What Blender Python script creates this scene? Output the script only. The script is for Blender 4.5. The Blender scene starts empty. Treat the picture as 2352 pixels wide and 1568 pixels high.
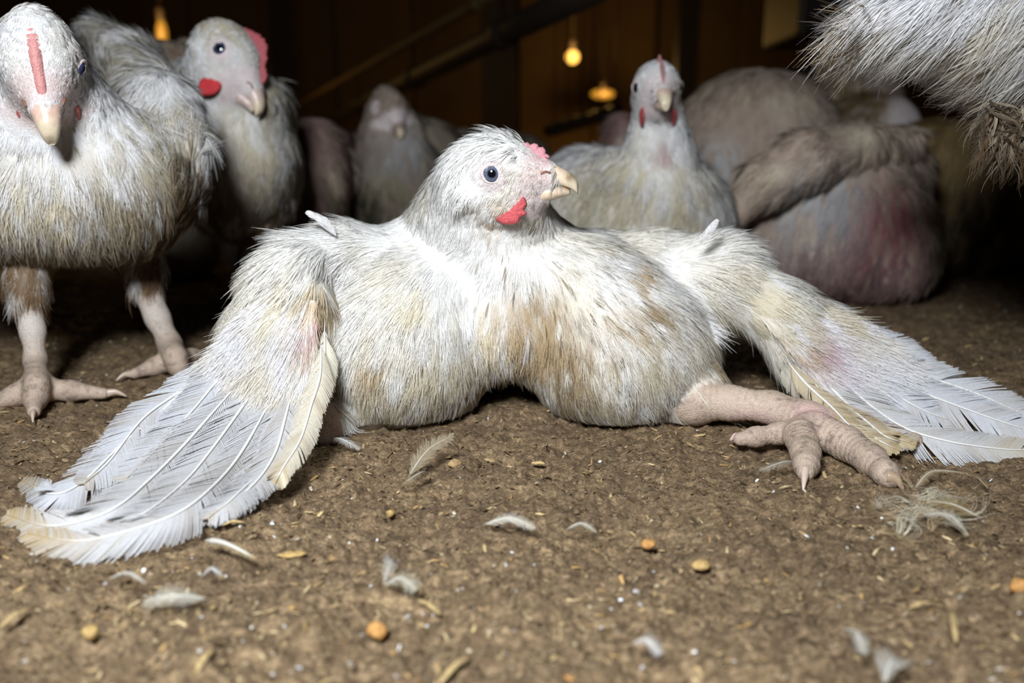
import bpy, math, random
import numpy as np
import openvdb as vdb
from mathutils import Vector

RNG = np.random.default_rng(7)
random.seed(7)
S = bpy.context.scene
COL = S.collection
# ------------------------------------------------------------------ camera
FOC = 1960.0                      # focal length in pixels of a 2352 px wide frame (30 mm lens)
TH = math.atan(429 / FOC)         # downward pitch
CAM = np.array([0.0, 0.0, 0.15])
FW = np.array([0, math.cos(TH), -math.sin(TH)])
UP = np.array([0, math.sin(TH), math.cos(TH)])
cam = bpy.data.cameras.new('camera')
camo = bpy.data.objects.new('camera', cam)
COL.objects.link(camo)
camo.location = CAM
camo.rotation_euler = (math.pi / 2 - TH, 0, 0)
cam.lens = 30.0
cam.sensor_width = 36.0
cam.clip_start = 0.01
cam.clip_end = 60
cam.dof.use_dof = True
cam.dof.focus_distance = 0.435
cam.dof.aperture_fstop = 6.0
S.camera = camo
S.view_settings.view_transform = 'Standard'
S.view_settings.look = 'None'
S.view_settings.gamma = 1.0
S.view_settings.use_curve_mapping = False
S.view_settings.exposure = 0.0
S.cycles.max_bounces = 6
S.cycles.diffuse_bounces = 3
S.cycles.transparent_max_bounces = 8
# ------------------------------------------------------------------ world and light
wd = bpy.data.worlds.new('world')
S.world = wd
wd.use_nodes = True
wd.node_tree.nodes['Background'].inputs[0].default_value = (0.50, 0.42, 0.36, 1)
wd.node_tree.nodes['Background'].inputs[1].default_value = 0.02


def area(name, loc, target, size, watts, color):
    l = bpy.data.lights.new(name, 'AREA')
    l.shape = 'DISK'
    l.size = size
    l.energy = watts
    l.color = color
    o = bpy.data.objects.new(name, l)
    COL.objects.link(o)
    o.location = loc
    o.rotation_euler = (Vector(target) - Vector(loc)).to_track_quat('-Z', 'Y').to_euler()
    return o


area('flash_light', (-0.12, -0.10, 0.42), (0.0, 0.60, 0.06), 0.15, 8.3, (0.93, 0.97, 1.0))


DY = [0.0]


def P(u, v, Y):
    """world point seen at pixel (u, v) at depth Y in front of the lens"""
    d = FW + (u - 1176) / FOC * np.array([1.0, 0, 0]) + (784 - v) / FOC * UP
    return CAM + d * ((Y + DY[0]) / d[1])


def T(u, v, z=0.0):
    """world point seen at pixel (u, v) at height z over the floor"""
    d = FW + (u - 1176) / FOC * np.array([1.0, 0, 0]) + (784 - v) / FOC * UP
    return CAM + d * ((z - 0.15) / d[2])


def M(px, Y):
    return px * (Y + DY[0]) / FOC


# ------------------------------------------------------------------ noise
def _hash(ix, iy, iz, seed):
    h = (ix.astype(np.uint32) * np.uint32(374761393) + iy.astype(np.uint32) * np.uint32(668265263)
         + iz.astype(np.uint32) * np.uint32(2147483647) + np.uint32(seed * 974634777 & 0xffffffff))
    h = (h ^ (h >> np.uint32(13))) * np.uint32(1274126177)
    h = (h ^ (h >> np.uint32(16))) * np.uint32(2246822519)
    return ((h ^ (h >> np.uint32(15))) & np.uint32(0xffffff)).astype(np.float32) / 16777216.0


def vnoise(p, scale, seed=0):
    """smooth value noise in 0..1, p (n,3)"""
    q = np.asarray(p, dtype=np.float64) * scale + 1000.0
    i = np.floor(q).astype(np.int64)
    f = (q - i).astype(np.float32)
    f = f * f * (3 - 2 * f)
    out = 0
    for dx in (0, 1):
        for dy in (0, 1):
            for dz in (0, 1):
                w = (f[:, 0] if dx else 1 - f[:, 0]) * (f[:, 1] if dy else 1 - f[:, 1]) * (f[:, 2] if dz else 1 - f[:, 2])
                out = out + w * _hash(i[:, 0] + dx, i[:, 1] + dy, i[:, 2] + dz, seed)
    return out


def fbm(p, scale, octv=4, seed=0, gain=0.5):
    a, s, t = 1.0, 0.0, 0.0
    for k in range(octv):
        s = s + a * vnoise(p, scale * 2.03 ** k, seed + k)
        t += a
        a *= gain
    return s / t


def sstep(a, b, x):
    t = np.clip((x - a) / (b - a), 0, 1)
    return t * t * (3 - 2 * t)


def unit(v):
    v = np.asarray(v, float)
    return v / np.maximum(np.linalg.norm(v, axis=-1, keepdims=True), 1e-12)


# ------------------------------------------------------------------ object helpers
def link(o, parent=None):
    COL.objects.link(o)
    if parent is not None:
        o.parent = parent
    return o


def mesh_obj(name, verts, faces, mat, parent=None, cols=None, smooth=True, colname='Col', mats=None, fmat=None):
    me = bpy.data.meshes.new(name)
    verts = np.asarray(verts, dtype=np.float32)
    if isinstance(faces, np.ndarray):
        k = faces.shape[1]
        me.vertices.add(len(verts))
        me.vertices.foreach_set('co', verts.ravel())
        me.loops.add(faces.size)
        me.loops.foreach_set('vertex_index', faces.astype(np.int32).ravel())
        me.polygons.add(len(faces))
        me.polygons.foreach_set('loop_start', np.arange(0, faces.size, k, dtype=np.int32))
        me.update(calc_edges=True)
    else:
        me.from_pydata([tuple(map(float, v)) for v in verts], [], [tuple(int(i) for i in f) for f in faces])
    me.polygons.foreach_set('use_smooth', np.full(len(me.polygons), smooth))
    if cols is not None:
        c = np.ones((len(verts), 4), dtype=np.float32)
        c[:, :cols.shape[1]] = cols
        me.color_attributes.new(colname, 'FLOAT_COLOR', 'POINT').data.foreach_set('color', c.ravel())
    me.materials.append(mat)
    o = bpy.data.objects.new(name, me)
    return link(o, parent)


def thing(name, label, cat, loc=(0, 0, 0), group=None):
    o = bpy.data.objects.new(name, None)
    o.empty_display_size = 0.02
    o['label'] = label
    o['category'] = cat
    if group:
        o['group'] = group
    link(o)
    return o


def tag(o, label, cat, group=None):
    o['label'] = label
    o['category'] = cat
    if group:
        o['group'] = group
    return o


def struct(o):
    o['kind'] = 'structure'
    return o


# ------------------------------------------------------------------ materials
def mat_base(name):
    m = bpy.data.materials.new(name)
    m.use_nodes = True
    nt = m.node_tree
    nt.nodes.clear()
    out = nt.nodes.new('ShaderNodeOutputMaterial')
    return m, nt, out


def plain(name, color, rough=0.6, emit=None, estr=0, noise=0.0, nscale=40, bump=0.0, spec=0.3, coord='Object'):
    m, nt, out = mat_base(name)
    b = nt.nodes.new('ShaderNodeBsdfPrincipled')
    b.inputs['Base Color'].default_value = (*color, 1)
    b.inputs['Roughness'].default_value = rough
    b.inputs['Specular IOR Level'].default_value = spec
    if noise or bump:
        tc = nt.nodes.new('ShaderNodeTexCoord')
        nz = nt.nodes.new('ShaderNodeTexNoise')
        nz.inputs['Scale'].default_value = nscale
        nz.inputs['Detail'].default_value = 5
        nt.links.new(tc.outputs[coord], nz.inputs['Vector'])
        mx = nt.nodes.new('ShaderNodeMix')
        mx.data_type = 'RGBA'
        mx.inputs[6].default_value = (*[c * (1 - noise) for c in color], 1)
        mx.inputs[7].default_value = (*[min(1, c * (1 + noise)) for c in color], 1)
        nt.links.new(nz.outputs['Fac'], mx.inputs[0])
        nt.links.new(mx.outputs[2], b.inputs['Base Color'])
        if bump:
            bp = nt.nodes.new('ShaderNodeBump')
            bp.inputs['Distance'].default_value = bump
            nt.links.new(nz.outputs['Fac'], bp.inputs['Height'])
            nt.links.new(bp.outputs[0], b.inputs['Normal'])
    if emit:
        b.inputs['Emission Color'].default_value = (*emit, 1)
        b.inputs['Emission Strength'].default_value = estr
    nt.links.new(b.outputs[0], out.inputs[0])
    return m


def attr_mat(name, rough=0.6, spec=0.3, transl=0.0, use_bn=0.0, nscale=900, nstr=0.12, bump=0.0, sss=0.0):
    """colour from the Col attribute with fine noise, optional translucency, optional plumage normals"""
    m, nt, out = mat_base(name)
    at = nt.nodes.new('ShaderNodeAttribute')
    at.attribute_name = 'Col'
    col = at.outputs['Color']
    nz = None
    if nstr or bump:
        tc = nt.nodes.new('ShaderNodeTexCoord')
        nz = nt.nodes.new('ShaderNodeTexNoise')
        nz.inputs['Scale'].default_value = nscale
        nz.inputs['Detail'].default_value = 4
        nt.links.new(tc.outputs['Object'], nz.inputs['Vector'])
        mr = nt.nodes.new('ShaderNodeMapRange')
        mr.inputs[1].default_value = 0.3
        mr.inputs[2].default_value = 0.7
        mr.inputs[3].default_value = 1 - nstr
        mr.inputs[4].default_value = 1 + nstr
        nt.links.new(nz.outputs['Fac'], mr.inputs[0])
        vm = nt.nodes.new('ShaderNodeVectorMath')
        vm.operation = 'SCALE'
        nt.links.new(col, vm.inputs[0])
        nt.links.new(mr.outputs[0], vm.inputs['Scale'])
        col = vm.outputs[0]
    nrm = None
    if bump:
        bp = nt.nodes.new('ShaderNodeBump')
        bp.inputs['Distance'].default_value = bump
        nt.links.new(nz.outputs['Fac'], bp.inputs['Height'])
        nrm = bp.outputs[0]
    if use_bn:
        an = nt.nodes.new('ShaderNodeAttribute')
        an.attribute_name = 'bn'
        ge = nt.nodes.new('ShaderNodeNewGeometry')
        mx = nt.nodes.new('ShaderNodeMix')
        mx.data_type = 'VECTOR'
        mx.inputs[0].default_value = use_bn
        nt.links.new(ge.outputs['Normal'], mx.inputs[4])
        nt.links.new(an.outputs['Vector'], mx.inputs[5])
        nn = nt.nodes.new('ShaderNodeVectorMath')
        nn.operation = 'NORMALIZE'
        nt.links.new(mx.outputs[1], nn.inputs[0])
        nrm = nn.outputs[0]
    b = nt.nodes.new('ShaderNodeBsdfPrincipled')
    b.inputs['Roughness'].default_value = rough
    b.inputs['Specular IOR Level'].default_value = spec
    if sss:
        b.inputs['Subsurface Weight'].default_value = sss
        b.inputs['Subsurface Scale'].default_value = 0.003
        b.inputs['Subsurface Radius'].default_value = (1.0, 0.35, 0.2)
    nt.links.new(col, b.inputs['Base Color'])
    if nrm is not None:
        nt.links.new(nrm, b.inputs['Normal'])
    res = b.outputs[0]
    if transl:
        tr = nt.nodes.new('ShaderNodeBsdfTranslucent')
        nt.links.new(col, tr.inputs[0])
        if nrm is not None:
            nt.links.new(nrm, tr.inputs['Normal'])
        ms = nt.nodes.new('ShaderNodeMixShader')
        ms.inputs[0].default_value = transl
        nt.links.new(res, ms.inputs[1])
        nt.links.new(tr.outputs[0], ms.inputs[2])
        res = ms.outputs[0]
    nt.links.new(res, out.inputs[0])
    return m


M_PLUME = attr_mat('plumage', 0.75, 0.12, transl=0.30, use_bn=0.88, nstr=0.0)
M_VANE = attr_mat('vane', 0.5, 0.25, transl=0.25, nscale=700, nstr=0.06)
M_SKIN = attr_mat('bird_skin', 0.5, 0.35, nscale=1000, nstr=0.16, bump=0.0007, sss=0.15)
M_BEAK = attr_mat('beak_horn', 0.35, 0.45, nscale=300, nstr=0.10, bump=0.0002)
M_COMB = attr_mat('comb_flesh', 0.5, 0.35, nscale=1200, nstr=0.18, bump=0.0008, sss=0.1)
M_EYE = attr_mat('eye_gloss', 0.04, 0.8, nstr=0.0)
M_CHIP = attr_mat('litter_chip', 0.85, 0.15, nscale=900, nstr=0.25)
M_PELLET = attr_mat('pellet', 0.7, 0.2, nscale=500, nstr=0.2, bump=0.0008)

# ------------------------------------------------------------------ litter floor
def floor_height(x, y, fine=True):
    p = np.stack([x, y, np.zeros_like(x)], 1)
    h = (fbm(p, 22, 3, 3) - 0.5) * 0.009
    h += (np.abs(fbm(p, 75, 3, 11) - 0.5) - 0.1) * -0.012
    q = p.copy()
    q[:, 1] *= 1.6
    h += (fbm(q, 230, 3, 21, 0.6) - 0.5) * 0.0052 - np.clip(vnoise(q, 130, 44) - 0.72, 0, 1) * 0.012
    h += (vnoise(q, 700, 31) - 0.5) * 0.0013
    # small ridge of caked litter between the splayed thighs and low swells
    for (u, v, r, a) in ((1190, 965, 0.022, 0.0075), (1010, 1010, 0.016, 0.004), (1300, 1000, 0.02, 0.003)):
        c = T(u, v)
        h += a * np.exp(-((x - c[0]) ** 2 + ((y - c[1] - 0.004) * 1.3) ** 2) / (r * r)) * (0.7 + 0.6 * vnoise(q, 160, 5))
    return h * sstep(3.5, 1.2, y) - 0.0012


def build_floor():
    ny, nx = 700, 760
    Y = 0.10 * np.exp(np.linspace(0, math.log(7.5 / 0.10), ny) ** 1.0)
    t = np.linspace(-1, 1, nx)
    sx = 0.62 * t + 0.95 * t ** 5
    X = Y[:, None] * sx[None, :]
    YY = np.repeat(Y[:, None], nx, 1)
    x, y = X.ravel(), YY.ravel()
    z = floor_height(x, y)
    v = np.stack([x, y, z], 1)
    i = np.arange(ny * nx).reshape(ny, nx)
    f = np.stack([i[:-1, :-1].ravel(), i[:-1, 1:].ravel(), i[1:, 1:].ravel(), i[1:, :-1].ravel()], 1)
    m, nt, out = mat_base('litter')
    N = nt.nodes.new
    tc = N('ShaderNodeTexCoord')
    mp = N('ShaderNodeMapping')
    mp.inputs['Scale'].default_value = (1, 1.8, 1)
    nt.links.new(tc.outputs['Object'], mp.inputs[0])
    def nz(sc, det, rough=0.6):
        n = N('ShaderNodeTexNoise')
        n.inputs['Scale'].default_value = sc
        n.inputs['Detail'].default_value = det
        n.inputs['Roughness'].default_value = rough
        nt.links.new(mp.outputs[0], n.inputs['Vector'])
        return n
    n1 = nz(14, 3)
    n2 = nz(160, 6, 0.7)
    n3 = nz(620, 4, 0.7)
    r1 = N('ShaderNodeValToRGB')
    e = r1.color_ramp.elements
    e[0].position, e[0].color = 0.34, (0.050, 0.032, 0.016, 1)
    e[1].position, e[1].color = 0.66, (0.50, 0.38, 0.235, 1)
    k = r1.color_ramp.elements.new(0.5)
    k.color = (0.205, 0.147, 0.090, 1)
    ad = N('ShaderNodeMix')
    ad.data_type = 'FLOAT'
    ad.inputs[0].default_value = 0.42
    nt.links.new(n2.outputs['Fac'], ad.inputs[2])
    nt.links.new(n3.outputs['Fac'], ad.inputs[3])
    nt.links.new(ad.outputs[0], r1.inputs[0])
    mx = N('ShaderNodeMix')
    mx.data_type = 'RGBA'
    mx.blend_type = 'MULTIPLY'
    mx.inputs[0].default_value = 0.8
    r2 = N('ShaderNodeValToRGB')
    r2.color_ramp.elements[0].position, r2.color_ramp.elements[0].color = 0.35, (0.78, 0.72, 0.68, 1)
    r2.color_ramp.elements[1].position, r2.color_ramp.elements[1].color = 0.65, (1.15, 1.08, 0.98, 1)
    nt.links.new(n1.outputs['Fac'], r2.inputs[0])
    nt.links.new(r1.outputs[0], mx.inputs[6])
    nt.links.new(r2.outputs[0], mx.inputs[7])
    # pale specks of dried droppings and bran
    vo = N('ShaderNodeTexVoronoi')
    vo.inputs['Scale'].default_value = 150
    nt.links.new(mp.outputs[0], vo.inputs['Vector'])
    cr = N('ShaderNodeMapRange')
    cr.inputs[1].default_value = 0.16
    cr.inputs[2].default_value = 0.10
    nt.links.new(vo.outputs['Distance'], cr.inputs[0])
    sp = N('ShaderNodeSeparateColor')
    nt.links.new(vo.outputs['Color'], sp.inputs[0])
    gt = N('ShaderNodeMath')
    gt.operation = 'GREATER_THAN'
    gt.inputs[1].default_value = 0.86
    nt.links.new(sp.outputs[0], gt.inputs[0])
    ml = N('ShaderNodeMath')
    ml.operation = 'MULTIPLY'
    nt.links.new(cr.outputs[0], ml.inputs[0])
    nt.links.new(gt.outputs[0], ml.inputs[1])
    m2 = N('ShaderNodeMix')
    m2.data_type = 'RGBA'
    nt.links.new(ml.outputs[0], m2.inputs[0])
    nt.links.new(mx.outputs[2], m2.inputs[6])
    m2.inputs[7].default_value = (0.60, 0.50, 0.34, 1)
    b = N('ShaderNodeBsdfPrincipled')
    b.inputs['Roughness'].default_value = 0.85
    b.inputs['Specular IOR Level'].default_value = 0.25
    bp = N('ShaderNodeBump')
    bp.inputs['Distance'].default_value = 0.0035
    bp.inputs['Strength'].default_value = 0.9
    nt.links.new(ad.outputs[0], bp.inputs['Height'])
    nt.links.new(bp.outputs[0], b.inputs['Normal'])
    nt.links.new(m2.outputs[2], b.inputs['Base Color'])
    nt.links.new(b.outputs[0], out.inputs[0])
    return struct(mesh_obj('floor', v, f, m))


FLOOR = build_floor()


def chips(name, n, palette, seed, size=(0.0008, 0.003), flat=0.35, ymin=0.17, ymax=1.3, aspect=(1.2, 3.5)):
    """thousands of flakes of bedding lying on the floor, one uncountable mesh"""
    r = np.random.default_rng(seed)
    y = ymin * (ymax / ymin) ** r.random(n)
    x = (r.random(n) * 2 - 1) * 0.72 * y + 0
    z = floor_height(x, y)
    L = size[0] * (size[1] / size[0]) ** r.random(n) * (0.7 + 0.6 * np.clip(y / 0.5, 0, 2))
    asp = aspect[0] + (aspect[1] - aspect[0]) * r.random(n)
    a = r.random(n) * 6.283
    t1 = np.stack([np.cos(a), np.sin(a), (r.random(n) - 0.5) * 2 * flat], 1)
    t1 = unit(t1)
    nn = unit(np.stack([(r.random(n) - 0.5) * flat * 2, (r.random(n) - 0.5) * flat * 2, np.ones(n)], 1))
    t2 = unit(np.cross(nn, t1))
    nn = np.cross(t1, t2)
    c = np.stack([x, y, z + 0.0003], 1)
    k = 6
    V = []
    for j in range(k):
        th = 2 * math.pi * j / k
        rr = 0.7 + 0.6 * r.random(n)
        V.append(c + t1 * (np.cos(th) * L * rr)[:, None] + t2 * (np.sin(th) * L / asp * rr)[:, None]
                 + nn * ((r.random(n) - 0.3) * L * 0.18)[:, None])
    top = c + nn * (L * 0.22)[:, None]
    V = np.stack(V + [top], 1)           # n, 7, 3
    base = np.arange(n) * (k + 1)
    F = np.concatenate([np.stack([base + j, base + (j + 1) % k, base + k], 1) for j in range(k)])
    pal = np.array(palette)
    cc = pal[r.integers(0, len(pal), n)] * (0.75 + 0.5 * r.random((n, 1)))
    cols = np.repeat(cc, k + 1, 0)
    o = mesh_obj(name, V.reshape(-1, 3), F, M_CHIP, cols=cols, smooth=False)
    o['kind'] = 'stuff'
    o.parent = FLOOR
    return o


chips('litter_flakes', 26000, [(0.18, 0.123, 0.068), (0.11, 0.073, 0.040), (0.24, 0.17, 0.095), (0.31, 0.23, 0.13), (0.13, 0.088, 0.048), (0.065, 0.042, 0.022)], 1,
      size=(0.0004, 0.0017), flat=0.6, aspect=(1.2, 4.5))
chips('litter_clods', 900, [(0.17, 0.118, 0.065), (0.12, 0.082, 0.044), (0.22, 0.155, 0.09)], 6, size=(0.0010, 0.0028), aspect=(1.2, 2.4), flat=0.9)
chips('straw_shavings', 2600, [(0.42, 0.31, 0.155), (0.36, 0.255, 0.12), (0.47, 0.37, 0.21), (0.40, 0.25, 0.10)], 2, size=(0.0006, 0.0032), aspect=(2.5, 7), flat=0.6)
chips('white_specks', 1100, [(0.58, 0.57, 0.55), (0.52, 0.48, 0.40), (0.64, 0.65, 0.68)], 3, size=(0.0003, 0.0014), aspect=(1, 2.6), flat=.8)


# ------------------------------------------------------------------ shed
M_WALL = plain('shed_wall', (0.10, 0.062, 0.022), 0.8, noise=0.35, nscale=3, bump=0.01)
M_WALLY = plain('shed_panel', (0.115, 0.068, 0.022), 0.7, noise=0.3, nscale=4)
M_DARK = plain('dark_steel', (0.018, 0.012, 0.008), 0.6, noise=0.3, nscale=9)
M_CEIL = plain('shed_ceiling', (0.08, 0.048, 0.02), 0.85, noise=0.3, nscale=2)
M_LAMPD = plain('lamp_glow_dim', (0.04, 0.02, 0.01), 0.5, emit=(0.75, 0.36, 0.03), estr=0.62)
M_LAMP = plain('lamp_glow', (0.05, 0.03, 0.01), 0.5, emit=(1.0, 0.52, 0.09), estr=2.6)


def box_obj(name, lo, hi, mat, parent=None, bevel=0.004, R=None):
    x0, y0, z0 = lo
    x1, y1, z1 = hi
    v = np.array([(x, y, z) for x in (x0, x1) for y in (y0, y1) for z in (z0, z1)], float)
    if R is not None:
        v = R(v)
    f = [(0, 1, 3, 2), (4, 6, 7, 5), (0, 4, 5, 1), (2, 3, 7, 6), (0, 2, 6, 4), (1, 5, 7, 3)]
    o = mesh_obj(name, v, f, mat, parent, smooth=False)
    if bevel:
        b = o.modifiers.new('bevel', 'BEVEL')
        b.width = bevel
        b.segments = 2
    return o


WALLB = struct(box_obj('wall_back', (-5.5, 6.9, -0.05), (5.5, 7.1, 2.4), M_WALL))
struct(box_obj('wall_left', (-5.6, -1.5, -0.05), (-5.45, 7.1, 2.4), M_WALL))
struct(box_obj('wall_right', (5.45, -1.5, -0.05), (5.6, 7.1, 2.4), M_WALL))
struct(box_obj('ceiling', (-5.6, -1.5, 2.4), (5.6, 7.1, 2.5), M_CEIL))


# ------------------------------------------------------------------ loft helpers
def frames(path, up=(0, 0, 1)):
    path = np.asarray(path, float)
    t = unit(np.gradient(path, axis=0))
    n = []
    cur = np.asarray(up, float)
    for k in range(len(path)):
        cur = cur - t[k] * np.dot(cur, t[k])
        if np.linalg.norm(cur) < 1e-6:
            cur = np.cross(t[k], (1, 0.2, 0.1))
        cur = unit(cur)
        n.append(cur)
    n = np.array(n)
    b = np.cross(t, n)
    return t, n, b


def resample(path, n):
    """Catmull-Rom through the points"""
    p = np.asarray(path, float)
    if len(p) == 2:
        return p[0] + (p[1] - p[0]) * np.linspace(0, 1, n)[:, None]
    q = np.vstack([2 * p[0] - p[1], p, 2 * p[-1] - p[-2]])
    out = []
    for t in np.linspace(0, len(p) - 1 - 1e-9, n):
        i = int(t)
        f = t - i
        a, b, c, d = q[i], q[i + 1], q[i + 2], q[i + 3]
        out.append(0.5 * ((2 * b) + (-a + c) * f + (2 * a - 5 * b + 4 * c - d) * f * f + (-a + 3 * b - 3 * c + d) * f ** 3))
    return np.array(out)


def tube_data(path, rw, rh, seg=12, up=(0, 0, 1)):
    path = np.asarray(path, float)
    t, n, b = frames(path, up)
    rw = np.broadcast_to(rw, len(path))
    rh = np.broadcast_to(rh, len(path))
    a = np.linspace(0, 2 * math.pi, seg, endpoint=False)
    v = path[:, None] + b[:, None] * (np.cos(a)[None, :, None] * rw[:, None, None]) + n[:, None] * (np.sin(a)[None, :, None] * rh[:, None, None])
    m = len(path)
    v = v.reshape(-1, 3)
    f = [(k * seg + j, k * seg + (j + 1) % seg, (k + 1) * seg + (j + 1) % seg, (k + 1) * seg + j) for k in range(m - 1) for j in range(seg)]
    v = np.vstack([v, path[0], path[-1]])
    f += [(len(v) - 2, (j + 1) % seg, j) for j in range(seg)]
    f += [(len(v) - 1, (m - 1) * seg + j, (m - 1) * seg + (j + 1) % seg) for j in range(seg)]
    return v, f


def tube(name, path, rw, rh, mat, parent, color, seg=12, up=(0, 0, 1), cfun=None):
    v, f = tube_data(path, rw, rh, seg, up)
    c = np.tile(np.array(color, float), (len(v), 1))
    if cfun is not None:
        c = cfun(v, c)
    return mesh_obj(name, v, f, mat, parent, cols=c)


# ------------------------------------------------------------------ fittings of the shed
def shed_fittings():
    def cover(n, col):
        return np.tile(np.array(col, float), (n, 1))
    # far roof posts standing in front of the back wall
    for i, (u0, u1, lab) in enumerate(((1108, 1185, 'dark roof post behind the collapsed chicken, left of the round lamp'),
                                       (1545, 1590, 'dark slim roof post behind the hen that stares at the camera'),
                                       (640, 690, 'dark roof post behind the small dirty hens at the back'))):
        a, b = P(u0, 355, 5.4), P(u1, 355, 5.4)
        root = thing('roof_post', lab, 'post', ((a[0] + b[0]) / 2, 5.4, 0))
        box_obj('shaft', (a[0], 5.35, 0.0), (b[0], 5.5, 2.4), M_DARK, root)
        box_obj('base_plate', (a[0] - 0.05, 5.30, 0.0), (b[0] + 0.05, 5.55, 0.03), M_DARK, root)
        root.location = (0, 0, 0)
    # pale lower wall sheets between the posts
    edges = [-4.9, -3.6, -2.45, -1.35, -0.75, -0.18, 0.05, 0.62, 1.1, 1.75, 2.6, 3.7, 4.9]
    for k in range(len(edges) - 1):
        if k in (5, 8):
            continue
        o = box_obj('wall_sheet', (edges[k] + .01, 6.82, 0.05), (edges[k + 1] - .01, 6.90, 1.35), M_WALLY, WALLB, 0.006)
    # feed line: a long auger pipe with a drip line under it, hung from the roof, running away to the left
    def line(name, lab, cat, a, b, r, zoff, mat):
        root = thing(name, lab, cat, (0, 0, 0))
        pa, pb = np.array(a) + [0, 0, zoff], np.array(b) + [0, 0, zoff]
        v, f = tube_data(resample([pa, pb], 8), r, r, 14)
        mesh_obj('pipe', v, f, mat, root)
        for t in (0.12, 0.3, 0.5, 0.75, 0.95):
            q = pa + (pb - pa) * t
            v, f = tube_data(resample([q, q + np.array([0, 0, 2.42 - q[2]])], 3), 0.0025, 0.0025, 6, up=(1, 0, 0))
            mesh_obj('suspension_wire', v, f, M_DARK, root)
            d = unit(pb - pa)
            v, f = tube_data(np.array([q - d * .025, q, q + d * .025]), r * 1.25, r * 1.25, 14)
            mesh_obj('coupling', v, f, mat, root)
        return root
    a, b = P(1400, -45, 1.45), P(675, 318, 5.2)
    line('feed_pipe', 'dark feed pipe slanting down from the top edge towards the small dirty hens', 'pipe', a, b, 0.026, 0, M_DARK)
    line('water_pipe', 'thin brown pipe hung just above the dark slanting feed pipe', 'pipe', a + np.array([-.05, 0, 0.03]), b + np.array([-.1, 0, .1]), 0.011, 0.02, M_WALL)
    line('drinker_pipe', 'dark level pipe behind the hanging tail of the bird at the top right', 'pipe', P(1770, 192, 1.75), P(2500, 90, 1.35), 0.020, 0, M_DARK)
    line('drinker_pipe', 'short dark pipe low behind the hen that stares at the camera', 'pipe', P(1255, 302, 3.4), P(1420, 255, 3.2), 0.02, 0, M_DARK)
    # hopper
    c = P(1935, 20, 2.2)
    root = thing('feed_hopper', 'dark boxy feed hopper in the gloom above the humped back at the right', 'hopper', (0, 0, 0))
    box_obj('bin', (c[0] - .135, 2.1, c[2] - .075), (c[0] + .32, 2.4, c[2] + .5), M_DARK, root, .01)
    box_obj('lid', (c[0] - .15, 2.08, c[2] + .5), (c[0] + .34, 2.42, c[2] + .52), M_DARK, root, .005)
    for sx in (-.1, .28):
        v, f = tube_data(resample([(c[0] + sx, 2.25, c[2] + .5), (c[0] + sx, 2.25, 2.42)], 3), .006, .006, 8, up=(1, 0, 0))
        mesh_obj('suspension_rod', v, f, M_DARK, root)
    # lamps
    for (u, v_, Y, rx, rz, lab, w) in ((1315, 131, 4.2, .030, .030, 'round yellow lamp glowing above the collapsed chicken', 5.0),
                                      (1385, 216, 6.2, .085, .034, 'flat oval yellow lamp low beside the head of the staring hen', 4.0),
                                      (372, 78, 3.4, .020, .052, 'tall yellow lamp between the two standing birds at the left', 3.0)):
        p = P(u, v_, Y)
        root = thing('hanging_lamp', lab, 'lamp', (0, 0, 0))
        n, m = 16, 24
        V = [p + np.array([math.cos(2 * math.pi * j / m) * math.sin(math.pi * i / n) * rx, math.sin(2 * math.pi * j / m) * math.sin(math.pi * i / n) * min(rx, rz * 1.2), math.cos(math.pi * i / n) * rz]) for i in range(n + 1) for j in range(m)]
        F = [(i * m + j, (i + 1) * m + j, (i + 1) * m + (j + 1) % m, i * m + (j + 1) % m) for i in range(n) for j in range(m)]
        mesh_obj('bulb', V, F, M_LAMP if w > 4.5 else M_LAMPD, root)
        vv, ff = tube_data(resample([p + [0, 0, rz * .9], p + [0, 0, rz * .9 + .05]], 4), .016, .016, 10, up=(1, 0, 0))
        mesh_obj('socket', vv, ff, M_DARK, root)
        vv, ff = tube_data(resample([p + [0, 0, rz], (p[0], p[1], 2.42)], 3), .0012, .0012, 6, up=(1, 0, 0))
        mesh_obj('cord', vv, ff, M_DARK, root)
        l = bpy.data.lights.new('lamp_light', 'POINT')
        l.energy = w * 1.7
        l.color = (1.0, 0.58, 0.16)
        l.shadow_soft_size = 0.04
        lo = bpy.data.objects.new('lamp_light', l)
        link(lo, root)
        lo.location = (p[0], p[1] - .12, p[2])


shed_fittings()


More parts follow.
